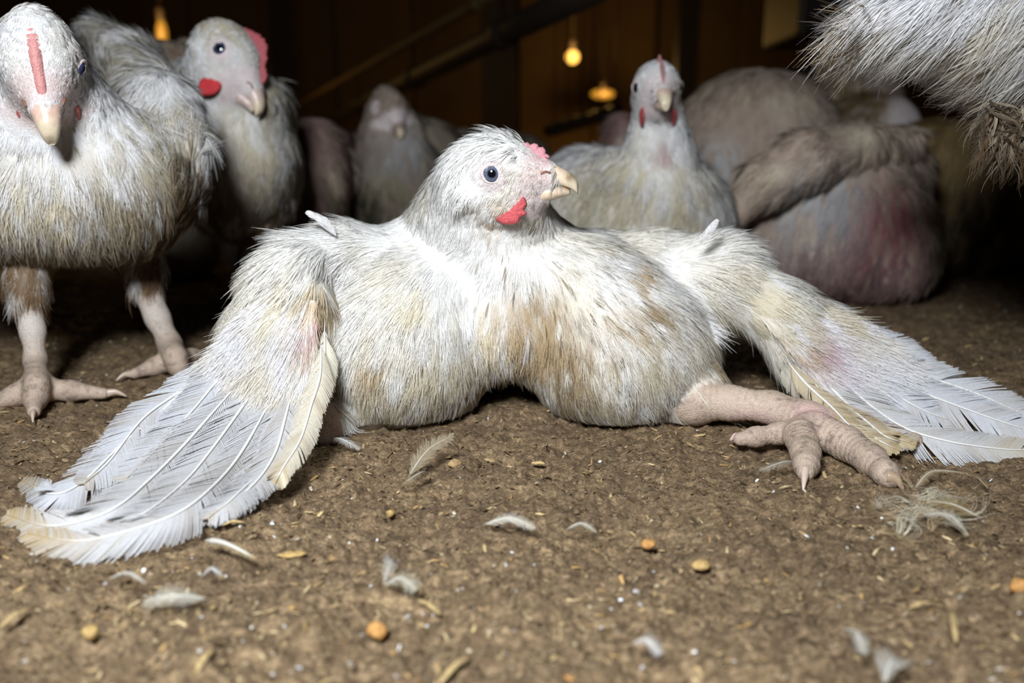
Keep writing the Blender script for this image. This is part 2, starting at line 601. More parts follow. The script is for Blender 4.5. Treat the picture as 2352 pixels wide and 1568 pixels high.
# ------------------------------------------------------------------ signed distance bodies
class Body:
    """smooth union of ellipsoids and tapered capsules, meshed as one continuous skin"""

    def __init__(self):
        self.pr = []

    def ell(self, c, r, k=0.012, skin=0, yaw=0.0, tilt=0.0):
        cy, sy, ct, st = math.cos(yaw), math.sin(yaw), math.cos(tilt), math.sin(tilt)
        Rz = np.array([[cy, -sy, 0], [sy, cy, 0], [0, 0, 1]])
        Ry = np.array([[ct, 0, st], [0, 1, 0], [-st, 0, ct]])
        self.pr.append(('e', np.asarray(c, float), np.asarray(r, float), Rz @ Ry, k, skin))

    def ellM(self, c, r, R, k=0.012, skin=0):
        self.pr.append(('e', np.asarray(c, float), np.asarray(r, float), R, k, skin))

    def cap(self, a, b, ra, rb, k=0.01, skin=0, rip=0.0):
        self.pr.append(('c', np.asarray(a, float), np.asarray(b, float), (ra, rb, rip), k, skin))

    def chain(self, pts, rs, k=0.01, skin=0, rip=0.0):
        for i in range(len(pts) - 1):
            self.cap(pts[i], pts[i + 1], rs[i], rs[i + 1], k, skin, rip)

    def eval(self, p, masks=False):
        d = None
        ds = np.full(len(p), 9.0)
        df = np.full(len(p), 9.0)
        for (kind, a, b, c, k, skin) in self.pr:
            if kind == 'e':
                q = (p - a) @ c
                k0 = np.linalg.norm(q / b, axis=1)
                k1 = np.maximum(np.linalg.norm(q / (b * b), axis=1), 1e-9)
                di = k0 * (k0 - 1) / k1
            else:
                ab = b - a
                L = np.linalg.norm(ab)
                t = np.clip(((p - a) @ ab) / max(L * L, 1e-12), 0, 1)
                r = c[0] + (c[1] - c[0]) * t
                if c[2]:
                    r = r * (1 + c[2] * np.sin(t * L / 0.0034 * 6.283))
                di = np.linalg.norm(p - a - ab * t[:, None], axis=1) - r
            if masks:
                if skin:
                    ds = np.minimum(ds, di)
                else:
                    df = np.minimum(df, di)
            if d is None:
                d = di
            else:
                h = np.clip(0.5 + 0.5 * (d - di) / k, 0, 1)
                d = d * (1 - h) + di * h - k * h * (1 - h)
        if masks:
            return d, ds, df
        return d

    def mesh(self, h):
        lo = np.array([9.0] * 3)
        hi = -lo
        for (kind, a, b, c, k, skin) in self.pr:
            if kind == 'e':
                lo = np.minimum(lo, a - max(b))
                hi = np.maximum(hi, a + max(b))
            else:
                r = max(c[0], c[1])
                lo = np.minimum(lo, np.minimum(a, b) - r)
                hi = np.maximum(hi, np.maximum(a, b) + r)
        B = 4
        lo -= 3 * h * B
        hi += 3 * h * B
        nb = np.ceil((hi - lo) / (h * B)).astype(int)
        ci = np.stack(np.meshgrid(*[np.arange(n) for n in nb], indexing='ij'), -1).reshape(-1, 3)
        cen = lo + (ci + 0.5) * (h * B)
        d = np.concatenate([self.eval(c) for c in np.array_split(cen, max(1, len(cen) // 200000))])
        bg = 3 * h
        n = nb * B
        arr = np.where(d < 0, -bg, bg).astype(np.float32).reshape(nb).repeat(B, 0).repeat(B, 1).repeat(B, 2)
        act = ci[np.abs(d) < h * B * 1.9]
        off = np.stack(np.meshgrid(*[np.arange(B)] * 3, indexing='ij'), -1).reshape(-1, 3)
        fi = (act[:, None] * B + off[None]).reshape(-1, 3)
        fd = np.concatenate([self.eval(c) for c in np.array_split(lo + (fi + 0.5) * h, max(1, len(fi) // 200000))])
        arr[fi[:, 0], fi[:, 1], fi[:, 2]] = np.clip(fd, -bg, bg)
        g = vdb.FloatGrid(bg)
        g.copyFromArray(arr)
        pts, quads = g.convertToQuads()
        v = lo + (pts + 0.5) * h
        nrm = self.normal(v)
        a, b_, c = v[quads[:, 0]], v[quads[:, 1]], v[quads[:, 2]]
        if np.sum(np.einsum('ij,ij->i', np.cross(b_ - a, c - a), nrm[quads[:, 0]])) < 0:
            quads = quads[:, ::-1]
        return v, np.ascontiguousarray(quads).astype(np.int32), nrm

    def normal(self, v):
        e = 0.0006
        g = []
        for ax in range(3):
            o = np.zeros(3)
            o[ax] = e
            g.append(self.eval(v + o) - self.eval(v - o))
        return unit(np.stack(g, 1))


def sample_surface(v, quads, nrm, n, rng, keep):
    a, b, c, d = (v[quads[:, i]] for i in range(4))
    ar = 0.5 * np.linalg.norm(np.cross(c - a, d - b), axis=1)
    ar = ar * keep[quads].mean(1)
    cdf = np.cumsum(ar)
    i = np.searchsorted(cdf, rng.random(n) * cdf[-1])
    s, t = rng.random((n, 1)), rng.random((n, 1))
    q = quads[i]
    pos = (v[q[:, 0]] * (1 - s) + v[q[:, 1]] * s) * (1 - t) + (v[q[:, 3]] * (1 - s) + v[q[:, 2]] * s) * t
    nn = unit(nrm[q].mean(1))
    return pos, nn


def flow_at(pos, nrm, arrows):
    ap = np.array([a[0] for a in arrows])
    ad = unit(np.array([a[1] for a in arrows]))
    out = np.zeros_like(pos)
    for k in range(len(ap)):
        w = 1.0 / ((np.linalg.norm(pos - ap[k], axis=1) + 0.006) ** 3)
        out += w[:, None] * ad[k]
    out = unit(out)
    out = out - nrm * np.einsum('ij,ij->i', out, nrm)[:, None]
    return unit(out)


def strands(name, parent, pos, nrm, flow, cols, L, W, lift, rng, ns=8, kp=5, rad=0.00019, curl=0.0, droop=0.0, jit=0.16):
    """each root becomes one soft feather: a fan of barbs along the flow"""
    n = len(pos)
    side = np.cross(nrm, flow)
    s = np.linspace(-1, 1, ns)[None, :] + (rng.random((n, ns)) - 0.5) * 0.5
    tau = np.linspace(0, 1, kp)
    L = np.broadcast_to(L, n)
    W = np.broadcast_to(W, n)
    lift = np.broadcast_to(lift, n)
    len_j = L[:, None] * (1 - 0.35 * np.abs(s)) * (0.75 + 0.5 * rng.random((n, ns)))
    jl = rng.normal(0, jit, (n, ns))
    bend = rng.normal(0, 0.22, n)[:, None] + rng.normal(0, 0.12, (n, ns))
    pts = np.empty((n, ns, kp, 3), np.float32)
    ph = rng.random((n, 1)) * 6.28
    for i, t in enumerate(tau):
        lat = s * W[:, None] * (0.25 + 0.75 * t ** 0.8) + bend * len_j * t * t * 0.5 + curl * len_j * np.sin(t * 5 + ph) * 0.35
        up = lift[:, None] * len_j * (t - 0.55 * t * t) + jl * L[:, None] * 0.10 * t + curl * len_j * np.cos(t * 4.3 + ph) * 0.25
        q = (pos[:, None] + flow[:, None] * (len_j * t)[..., None] + side[:, None] * lat[..., None] + nrm[:, None] * up[..., None])
        q[..., 2] -= droop * len_j * t * t
        pts[:, :, i] = q
    z = pts[..., 2]
    np.maximum(z, 0.001, out=z)
    N = n * ns
    c = bpy.data.hair_curves.new(name)
    c.add_curves([kp] * N)
    c.attributes['position'].data.foreach_set('vector', pts.ravel())
    r = np.tile((rad * np.array([1.0, 1.0, 0.9, 0.65, 0.15]))[:kp] if kp == 5 else np.linspace(rad, rad * 0.15, kp), N).astype(np.float32)
    ra = c.attributes.get('radius') or c.attributes.new('radius', 'FLOAT', 'POINT')
    ra.data.foreach_set('value', r)
    ca = c.attributes.new('Col', 'FLOAT_COLOR', 'CURVE')
    cc = np.repeat(cols[:, None], ns, 1) * (0.96 + 0.07 * rng.random((n, ns, 1)))
    c4 = np.ones((N, 4), np.float32)
    c4[:, :3] = cc.reshape(-1, 3)
    ca.data.foreach_set('color', c4.ravel())
    ba = c.attributes.new('bn', 'FLOAT_VECTOR', 'CURVE')
    nb = unit(nrm[:, None] + side[:, None] * (s * 0.35)[..., None] + rng.normal(0, 0.13, (n, 1, 3)) + rng.normal(0, 0.08, (n, ns, 3)))
    ba.data.foreach_set('vector', nb.astype(np.float32).ravel())
    c.materials.append(M_PLUME)
    o = bpy.data.objects.new(name, c)
    link(o, parent)
    o['kind'] = 'stuff'
    return o


# ------------------------------------------------------------------ single large feather
def vane_data(path, width, nrm, rng, n=90, seg=3, rach=0.0010, split=0.5, ang=0.92, col=(0.78, 0.78, 0.80), tip=(0.42, 0.30, 0.14), tipfrom=0.85,
              inner=1.0, outer=1.0, stain=0.15, base=0.06, tpow=2.0, thin=1.0, ragged=0.05):
    """a shaft with two vanes made of separate barbs; returns verts, quads, colours"""
    path = resample(path, n)
    t, nn, b = frames(path, nrm)
    V, F, C = [], [], []
    col = np.array(col)
    tip = np.array(tip)
    s = np.linspace(0, 1, n)
    prof = np.minimum(1, (s - base + 0.02) / 0.12) * np.sqrt(np.clip(1 - np.clip((s - 0.30) / 0.71, 0, 1) ** tpow, 0.0, 1))
    prof = np.where(s < base, 0.0, np.clip(prof, 0, 1))
    seglen = np.linalg.norm(path[-1] - path[0]) / n
    cnt = 0
    for sgn, sc in ((-1, inner), (1, outer)):
        gap = 0.0
        bn_ = vnoise(np.stack([np.arange(n) * 14.0 / n, np.full(n, rng.random() * 50), np.zeros(n)], 1), 1.0, 4)
        bl_ = sstep(0.50, 0.80, bn_) * min(0.85, stain * 2.2)
        for k in range(n):
            if prof[k] <= 0.02:
                continue
            if rng.random() < split * 0.10:
                gap = rng.uniform(-1, 1) * 0.30
            gap *= 0.86
            w = width * sc * prof[k] * (1 + rng.normal(0, ragged))
            tn = float(np.clip(rng.normal(0.5, 0.2), 0, 1))
            a = ang * (1 - 0.25 * s[k]) + gap * 0.6
            d = b[k] * sgn * math.cos(a) + t[k] * math.sin(a)
            ln = w / max(0.3, math.cos(a))
            hw = t[k] * seglen * 0.62 * thin
            cbase = col * (1 - stain * rng.random() * 0.5)
            bw = bl_[k] * rng.random() ** 0.5
            cbase = cbase * (1 - bw) + np.array([0.36, 0.26, 0.14]) * bw
            tf = float(sstep(tipfrom, 1.08, s[k] + rng.normal(0, 0.05))) * (0.72 + 0.28 * rng.random())
            cc = cbase * (1 - tf) + tip * tf
            lift = rng.normal(0, 0.02)
            for j in range(seg + 1):
                q = j / seg
                pt = path[k] + d * ln * q + t[k] * ln * 0.18 * q * q - nn[k] * (0.10 * q * q - lift * q) * ln
                sh = hw * (1 - 0.32 * q * q)
                V += [pt - sh, pt + sh]
                cj = cc * (1 - 0.10 * q * tn)
                C += [cj, cj]
            for j in range(seg):
                i0 = cnt + 2 * j
                F.append((i0, i0 + 1, i0 + 3, i0 + 2) if sgn > 0 else (i0 + 2, i0 + 3, i0 + 1, i0))
            cnt += 2 * (seg + 1)
    rr = rach * (1 - 0.8 * s) * np.clip(s / 0.22, 0.02, 1)
    tv, tf_ = tube_data(path + nn * rach * 0.4, rr, rr, 6, nrm)
    tq = [f if len(f) == 4 else (f[0], f[1], f[2], f[2]) for f in tf_ if len(f) == 4]
    F += [tuple(i + cnt for i in f) for f in tq]
    V = np.vstack([np.array(V), tv])
    ct = np.tile(np.array([0.92, 0.92, 0.90]), (len(tv), 1))
    ts = np.concatenate([np.repeat(s, 6), [0, 1]])
    k_ = sstep(0.8, 1.0, ts)[:, None]
    ct = ct * (1 - k_) + np.array([0.55, 0.42, 0.22]) * k_
    C = np.vstack([np.array(C), ct])
    return V, np.array(F, dtype=np.int32), C


def feather(name, parent, path, width, nrm, rng, **kw):
    V, F, C = vane_data(path, width, nrm, rng, **kw)
    return mesh_obj(name, V, F, M_VANE, parent, cols=C, smooth=True)


# ------------------------------------------------------------------ heads
class Head:
    """local frame: x to the beak, y to the bird's left, z to the crown"""

    def __init__(self, pos, fwd, up, size=1.0, bald=False):
        self.o = np.asarray(pos, float)
        f = unit(fwd)
        u = np.asarray(up, float)
        u = unit(u - f * np.dot(u, f))
        l = np.cross(u, f)
        self.R = np.stack([f, l, u], 1)
        self.s = size
        self.bald = bald

    def w(self, p):
        return self.o + (np.atleast_2d(np.asarray(p, float)) * self.s) @ self.R.T

    def w1(self, x, y, z):
        return self.w((x, y, z))[0]

    def loc(self, p):
        return ((p - self.o) @ self.R) / self.s

    def add(self, B):
        s = self.s
        B.ellM(self.w1(-0.003, 0, 0.0005), np.array([0.0262, 0.0185, 0.0222]) * s, self.R, 0.008 * s)
        B.ellM(self.w1(0.006, 0, -0.010), np.array([0.020, 0.0150, 0.0145]) * s, self.R, 0.008 * s)
        B.cap(self.w1(0.008, 0, 0.0035), self.w1(0.0285, 0, 0.0012), 0.0158 * s, 0.0083 * s, 0.008 * s)
        B.cap(self.w1(0.012, 0, -0.012), self.w1(0.026, 0, -0.009), 0.0085 * s, 0.0045 * s, 0.005 * s)
        for y in (-1, 1):
            B.ellM(self.w1(0.001, 0.0155 * y, 0.0025), np.array([0.0080, 0.0042, 0.0072]) * s, self.R, 0.004 * s)
            B.ellM(self.w1(-0.012, 0.0150 * y, -0.010), np.array([0.0055, 0.0040, 0.0055]) * s, self.R, 0.004 * s)

    def mask(self, v):
        """1 where the face is bare, 0 where feathered"""
        q = self.loc(v)
        m = sstep(0.009, 0.018, q[:, 0] + 0.25 * (-q[:, 2] - 0.004)) * (q[:, 0] < 0.06) * (np.abs(q[:, 1]) < 0.03) * (q[:, 2] > -0.022) * (q[:, 2] < 0.03)
        e = np.minimum(np.linalg.norm(q - np.array([0.002, 0.017, 0.002]), axis=1), np.linalg.norm(q - np.array([0.002, -0.017, 0.002]), axis=1))
        rr = np.linalg.norm(q, axis=1)
        m = m * sstep(0.036, 0.031, rr)
        if self.bald:
            m = np.maximum(m, sstep(0.036, 0.028, rr))
        return np.clip(np.maximum(m, sstep(0.0105, 0.0075, e)), 0, 1)


def pillow(outline, thick, H, y, sgn, rough, rng):
    """a flat fleshy lobe: outline in the head's x-z plane, swollen towards sgn*y"""
    o = np.array(outline, float)
    o = resample(np.vstack([o, o[:1]]), 48)[:-1]
    c = o.mean(0)
    V, F = [], []
    lv = [1.0, 0.92, 0.75, 0.5, 0.25]
    for s in lv:
        q = c + (o - c) * s
        h = thick * math.sqrt(1 - s ** 2.5) if s < 1 else 0
        yy = y + sgn * h + sgn * rng.normal(0, rough, len(q)) * (s < 1)
        V.append(np.stack([q[:, 0], yy, q[:, 1]], 1))
    n = len(o)
    V = np.vstack(V + [np.array([[c[0], y + sgn * thick, c[1]]]), np.array([[c[0], y - sgn * thick * 0.5, c[1]]])])
    for l in range(len(lv) - 1):
        for j in range(n):
            F.append((l * n + j, l * n + (j + 1) % n, (l + 1) * n + (j + 1) % n, (l + 1) * n + j))
    for j in range(n):
        F.append(((len(lv) - 1) * n + j, (len(lv) - 1) * n + (j + 1) % n, len(V) - 2))
        F.append(((j + 1) % n, j, len(V) - 1))
    return H.w(V), F


def head_parts(root, H, comb=None, wattle=None, comb_col=(0.62, 0.20, 0.22), wattle_col=(0.62, 0.07, 0.07), beak_col=(0.66, 0.48, 0.34), eye_open=1.0,
               iris=(0.13, 0.15, 0.22), rng=RNG, lid_col=(0.62, 0.52, 0.50), beak_marks=True, eyef=0.0):
    s = H.s
    # beak, upper and lower mandible lofted from head-frame sections (x, top, bottom, half width)
    def mand(name, secs, up):
        n = 26
        a = np.linspace(0, 2 * math.pi, 20, endpoint=False)
        S_ = resample(np.array(secs), n)
        V = []
        for x, top, bot, hw, sw in S_:
            zc, hh = (top + bot) / 2, abs(top - bot) / 2
            flat = np.where(np.sin(a) * up < 0, 0.3, 1.0)
            V.append(np.stack([np.full(20, x), np.sign(np.cos(a)) * np.abs(np.cos(a)) ** flat * hw, zc + np.sin(a) * hh], 1))
        V = np.vstack(V)
        F = [(k * 20 + j, k * 20 + (j + 1) % 20, (k + 1) * 20 + (j + 1) % 20, (k + 1) * 20 + j) for k in range(n - 1) for j in range(20)]
        F.append(tuple(range((n - 1) * 20, n * 20)))
        C = np.tile(np.array(beak_col), (len(V), 1))
        C *= (1 - 0.18 * rng.random((len(V), 1)))
        t = sstep(0.036, 0.044, V[:, 0])[:, None]
        C = C * (1 - t) + np.array([0.60, 0.51, 0.37]) * t
        if beak_marks:  # darker line along the mouth edge and a dark spot near the tip
            edge = sstep(0.0016, 0.0004, np.abs(V[:, 2] - np.interp(V[:, 0], [0.0, 0.024, 0.0355, 0.043, 0.05], [-0.011, -0.0060, -0.0030, -0.0062, -0.011])))[:, None] * sstep(0.028, 0.036, V[:, 0])[:, None]
            C = C * (1 - 0.7 * edge) + np.array([0.20, 0.10, 0.03]) * 0.7 * edge
            d = sstep(0.0035, 0.001, np.linalg.norm(V[:, [0, 2]] - np.array([0.0415, 0.0012]), axis=1))[:, None]
            C = C * (1 - 0.75 * d) + np.array([0.18, 0.12, 0.06]) * 0.75 * d
        return mesh_obj(name, H.w(V), F, M_BEAK, root, cols=C)
    mand('upper_beak', [(0.017, 0.0105, -0.0095, 0.0098, 0), (0.024, 0.0104, -0.0070, 0.0090, 0), (0.031, 0.0086, -0.0046, 0.0074, 0), (0.037, 0.0058, -0.0040, 0.0061, 0),
                         (0.0420, 0.0030, -0.0052, 0.0048, 0), (0.0448, -0.0002, -0.0070, 0.0034, 0), (0.0458, -0.0030, -0.0080, 0.0020, 0), (0.0457, -0.0068, -0.0085, 0.0007, 0)], 1)
    mand('lower_beak', [(0.014, -0.007, -0.0175, 0.0094, 0), (0.022, -0.0055, -0.0150, 0.0078, 0), (0.030, -0.0036, -0.0122, 0.0063, 0), (0.037, -0.0032, -0.0098, 0.0048, 0),
                         (0.0415, -0.0048, -0.0084, 0.0024, 0)], -1)
    # nostrils
    for y in (-1, 1):
        pth = [H.w1(0.0262, 0.0094 * y, 0.0026), H.w1(0.0288, 0.0088 * y, 0.0040), H.w1(0.0318, 0.0078 * y, 0.0032)]
        tube('nostril', resample(pth, 10), 0.00075 * s * np.sin(np.linspace(0.2, 2.9, 10)), 0.0006 * s, M_BEAK, root, (0.22, 0.10, 0.06), 8)
    # eyes: ball, with dark pupil and blue-grey iris, inside a fleshy lid
    for y in (-1, 1):
        c = H.w1(0.0010 + 0.008 * eyef, (0.01380 - 0.0008 * eyef) * y, 0.0022)
        ax = unit(H.R @ np.array([0.10 + eyef, 1.0 * y, 0.06]))
        r = 0.0074 * s
        e1 = unit(np.cross(ax, (0.1, 0.2, 1)))
        e2 = np.cross(ax, e1)
        V, C = [], []
        nr, nsg = 22, 32
        for i in range(nr + 1):
            th = i / nr * math.pi * 0.62
            for j in range(nsg):
                ph = 2 * math.pi * j / nsg
                V.append(c + r * (ax * math.cos(th) + (e1 * math.cos(ph) + e2 * math.sin(ph)) * math.sin(th)))
                rr = math.sin(th) * 7.4
                if rr < 2.3:
                    C.append((0.004, 0.004, 0.006))
                elif rr < 4.3:
                    k = (rr - 2.3) / 2.0
                    C.append(tuple(np.array(iris) * (1.25 - 0.5 * abs(k - 0.5) * 2 + 0.15 * math.sin(ph * 11))))
                else:
                    C.append(tuple(np.array(iris) * 0.25))
        F = [(i * nsg + j, (i + 1) * nsg + j, (i + 1) * nsg + (j + 1) % nsg, i * nsg + (j + 1) % nsg) for i in range(nr) for j in range(nsg)]
        if np.dot(np.cross(V[F[40][1]] - V[F[40][0]], V[F[40][2]] - V[F[40][0]]), V[F[40][0]] - c) < 0:
            F = [f[::-1] for f in F]
        mesh_obj('eye', np.array(V), F, M_EYE, root, cols=np.array(C))
        # lid ring
        a = np.linspace(0, 2 * math.pi, 40)
        fx, fz = H.R[:, 0], H.R[:, 2]
        fx = unit(fx - ax * np.dot(fx, ax))
        ring = c + ax * r * 0.72 + np.outer(np.cos(a), fx) * 0.0053 * s + np.outer(np.sin(a), fz) * 0.0047 * s * eye_open
        t, n_, b_ = frames(ring, ax)
        tube('eyelid', ring, 0.00095 * s, 0.0010 * s, M_SKIN, root, lid_col, 8, up=ax)
        if eye_open < 0.5:
            ring = [H.w1(-0.006, 0.0178 * y, 0.0064), H.w1(0.001, 0.0196 * y, 0.0080), H.w1(0.008, 0.0176 * y, 0.0052)]
            tube('brow', resample(ring, 12), 0.0028 * s, 0.0032 * s, M_SKIN, root, lid_col, 10)
    # comb
    if comb:
        (x0, z0), (x1, z1), hh, th, teeth = comb
        n, m = 46, 9
        V, C = [], []
        base = resample(np.array([(x0, 0, z0), ((x0 + x1) / 2 + 0.0012, 0, (z0 + z1) / 2 + 0.0016), (x1, 0, z1)]), n)
        tg, nn, bb = frames(base, (1, 0, 1))
        for i in range(n):
            q = i / (n - 1)
            env = math.sin(math.pi * min(1, 0.08 + q * 0.92)) ** 0.6
            tooth = 0.55 + 0.45 * abs(math.sin(q * math.pi * teeth + 0.5)) * (0.7 + 0.6 * rng.random())
            h = hh * env * tooth
            for j in range(m):
                a = math.pi * j / (m - 1)
                p = base[i] - nn[i] * 0.003 + nn[i] * (math.sin(a) ** 0.8) * (h + 0.003) + np.array([0, 1, 0]) * math.cos(a) * th * (1 - 0.4 * q)
                V.append(p)
                k = math.sin(a) * 0.5 + 0.5 * rng.random()
                C.append(np.array(comb_col) * (0.8 + 0.35 * k))
        F = [(i * m + j, i * m + j + 1, (i + 1) * m + j + 1, (i + 1) * m + j) for i in range(n - 1) for j in range(m - 1)]
        mesh_obj('comb', H.w(np.array(V)), F, M_COMB, root, cols=np.array(C))
    if wattle:
        for y in (-1, 1):
            V, F = pillow(wattle, 0.0022, H, 0.0128 * y, y, 0.0002, rng)
            if y < 0:
                F = [f[::-1] for f in F]
            C = np.tile(np.array(wattle_col), (len(V), 1)) * (0.8 + 0.4 * rng.random((len(V), 1)))
            mesh_obj('wattle', V, F, M_COMB, root, cols=C)


WATTLE_RAGGED = [(0.0178, -0.0085), (0.0196, -0.0128), (0.0180, -0.0160), (0.0198, -0.0185), (0.0160, -0.0205), (0.0150, -0.0235), (0.0085, -0.0245), (0.0050, -0.0235),
                 (0.0020, -0.0215), (0.0045, -0.0180), (0.0085, -0.0165), (0.0130, -0.0125)]
WATTLE_ROUND = [(0.014, -0.010), (0.020, -0.013), (0.021, -0.020), (0.017, -0.027), (0.011, -0.027), (0.007, -0.021), (0.008, -0.014)]

WHITE = np.array([0.85, 0.85, 0.87])
CREAM = np.array([0.80, 0.73, 0.57])
TAN = np.array([0.43, 0.325, 0.20])
BROWN = np.array([0.135, 0.08, 0.04])
PINK = np.array([0.66, 0.40, 0.38])


def colour_field(pos, blobs, rng, base=WHITE, cream=0.35, seed=0):
    """white plumage with cream drift, dried stains where the bird is soiled, and other toned patches"""
    n = len(pos)
    c = np.tile(np.asarray(base, float), (n, 1))
    k = (sstep(0.45, 0.75, fbm(pos, 30, 3, 50 + seed)) * cream)[:, None]
    c = c * (1 - k) + CREAM * k
    for (p, r, col, a) in blobs:
        d = np.linalg.norm((pos - p) * np.array([1, 0.5, 1]), axis=1) / r
        w = np.clip(np.exp(-d * d * 1.2) * a * (0.12 + 1.75 * sstep(0.36, 0.64, fbm(pos * np.array([1, 1, 0.33]), 240, 3, 90 + seed))), 0, 0.96)[:, None]
        c = c * (1 - w) + np.asarray(col) * w
    return c


def finish_bird(root, B, h, arrows, blobs, heads=(), rng=None, n=6000, L=0.018, W=0.004, lift=0.30, ns=8, rad=0.0002, base=WHITE, cream=0.35,
                skin_col=(0.45, 0.35, 0.28), seed=0, headlen=0.78, skin_blobs=(), fuzz=1.0, zmin=0.003, curl=0.0, lens=None, droop=0.05, bare=None, streak=None, tuft_k=0.0):
    rng = rng or np.random.default_rng(100 + seed)
    v, q, nrm = B.mesh(h)
    d, ds, df = B.eval(v, True)
    skin = sstep(-0.002, 0.004, df - ds) if any(p[5] for p in B.pr) else np.zeros(len(v))
    face = np.zeros(len(v))
    for H in heads:
        face = np.maximum(face, H.mask(v))
    fc = colour_field(v, blobs, rng, base, cream, seed) * 0.74
    sk = np.tile(np.array(skin_col), (len(v), 1)) * (0.75 + 0.5 * fbm(v, 140, 3, 8))[:, None]
    sk *= (1 - 0.45 * sstep(0.55, 0.75, fbm(v, 380, 3, 28)))[:, None]
    pk = np.array([0.60, 0.53, 0.53]) * (0.85 + 0.3 * fbm(v, 260, 3, 18))[:, None]
    for (p, r, col, a) in skin_blobs:
        w = (np.clip(np.exp(-(np.linalg.norm(v - p, axis=1) / r) ** 2 * 1.2) * a, 0, 1))[:, None]
        sk = sk * (1 - w) + np.asarray(col) * w
        pk = pk * (1 - w) + np.asarray(col) * w
    col = fc * (1 - skin[:, None]) + sk * skin[:, None]
    col = col * (1 - face[:, None]) + pk * face[:, None]
    mesh_obj('body', v, q, M_SKIN, root, cols=col)
    keep = 1 - np.clip(skin, 0, 1)
    keep = keep * (1 - 0.6 * face) * (v[:, 2] > zmin)
    if bare is not None:
        keep = keep * (1 - bare(v))
    pos, nn = sample_surface(v, q, nrm, n, rng, keep)
    fl = flow_at(pos, nn, arrows)
    Lp = L * (0.7 + 0.6 * rng.random(n))
    if lens is not None:
        Lp = Lp * lens(pos)
    liftv = np.full(len(pos), lift)
    for H in heads:
        dd = np.linalg.norm(pos - H.o, axis=1) / H.s
        ql = H.loc(pos)
        near = sstep(0.055, 0.022, dd)
        top = sstep(0.006, 0.016, ql[:, 2]) * sstep(0.012, 0.0, ql[:, 0]) + sstep(-0.008, -0.018, ql[:, 0])
        Lp = Lp * (1 - near * (headlen - (0.10 + 0.22 * tuft_k) * np.clip(top, 0, 1)))
        tuft = near * np.exp(-((ql[:, 0] - 0.010) / 0.008) ** 2) * (ql[:, 2] > 0.012)
        liftv = liftv + tuft_k * (0.8 * tuft + 0.18 * near * np.clip(top, 0, 1))
        Lp = Lp * (1 + 0.35 * tuft * tuft_k) * (1 - 0.5 * H.mask(pos))
    c = colour_field(pos, blobs, rng, base, cream, seed)
    for H in heads:
        k = 0.55 * H.mask(pos)[:, None]
        c = c * (1 - k) + np.array([0.70, 0.60, 0.60]) * k
    if streak is not None:
        k = streak(pos)
        hit = rng.random(len(pos)) < k
        f = (0.3 + 0.6 * rng.random((hit.sum(), 1)))
        c[hit] = c[hit] * (1 - f) + (TAN * (0.3 + 0.6 * rng.random((hit.sum(), 1)))) * f
        W = np.where(hit, W * 0.25, W)
    o = strands('plumage', root, pos, nn, fl, c, Lp, W * (Lp / L) ** 0.5, liftv * (0.6 + 0.8 * rng.random(n)), rng, ns, 5, rad, curl=curl, droop=droop)
    return v, q, nrm


def claw(root, a, b, r, col=(0.45, 0.33, 0.24), dip=0.002, name='claw'):
    a, b = np.asarray(a), np.asarray(b)
    mid = (a + b) / 2 + np.array([0, 0, dip])
    p = resample([a, mid, b], 9)
    rr = r * np.linspace(1, 0.08, 9) ** 0.8
    return tube(name, p, rr * 0.8, rr, M_BEAK, root, col, 10)


def arr(u, v, Y, u2, v2, Y2=None):
    a = P(u, v, Y)
    b = P(u2, v2, Y if Y2 is None else Y2)
    return (a, b - a)


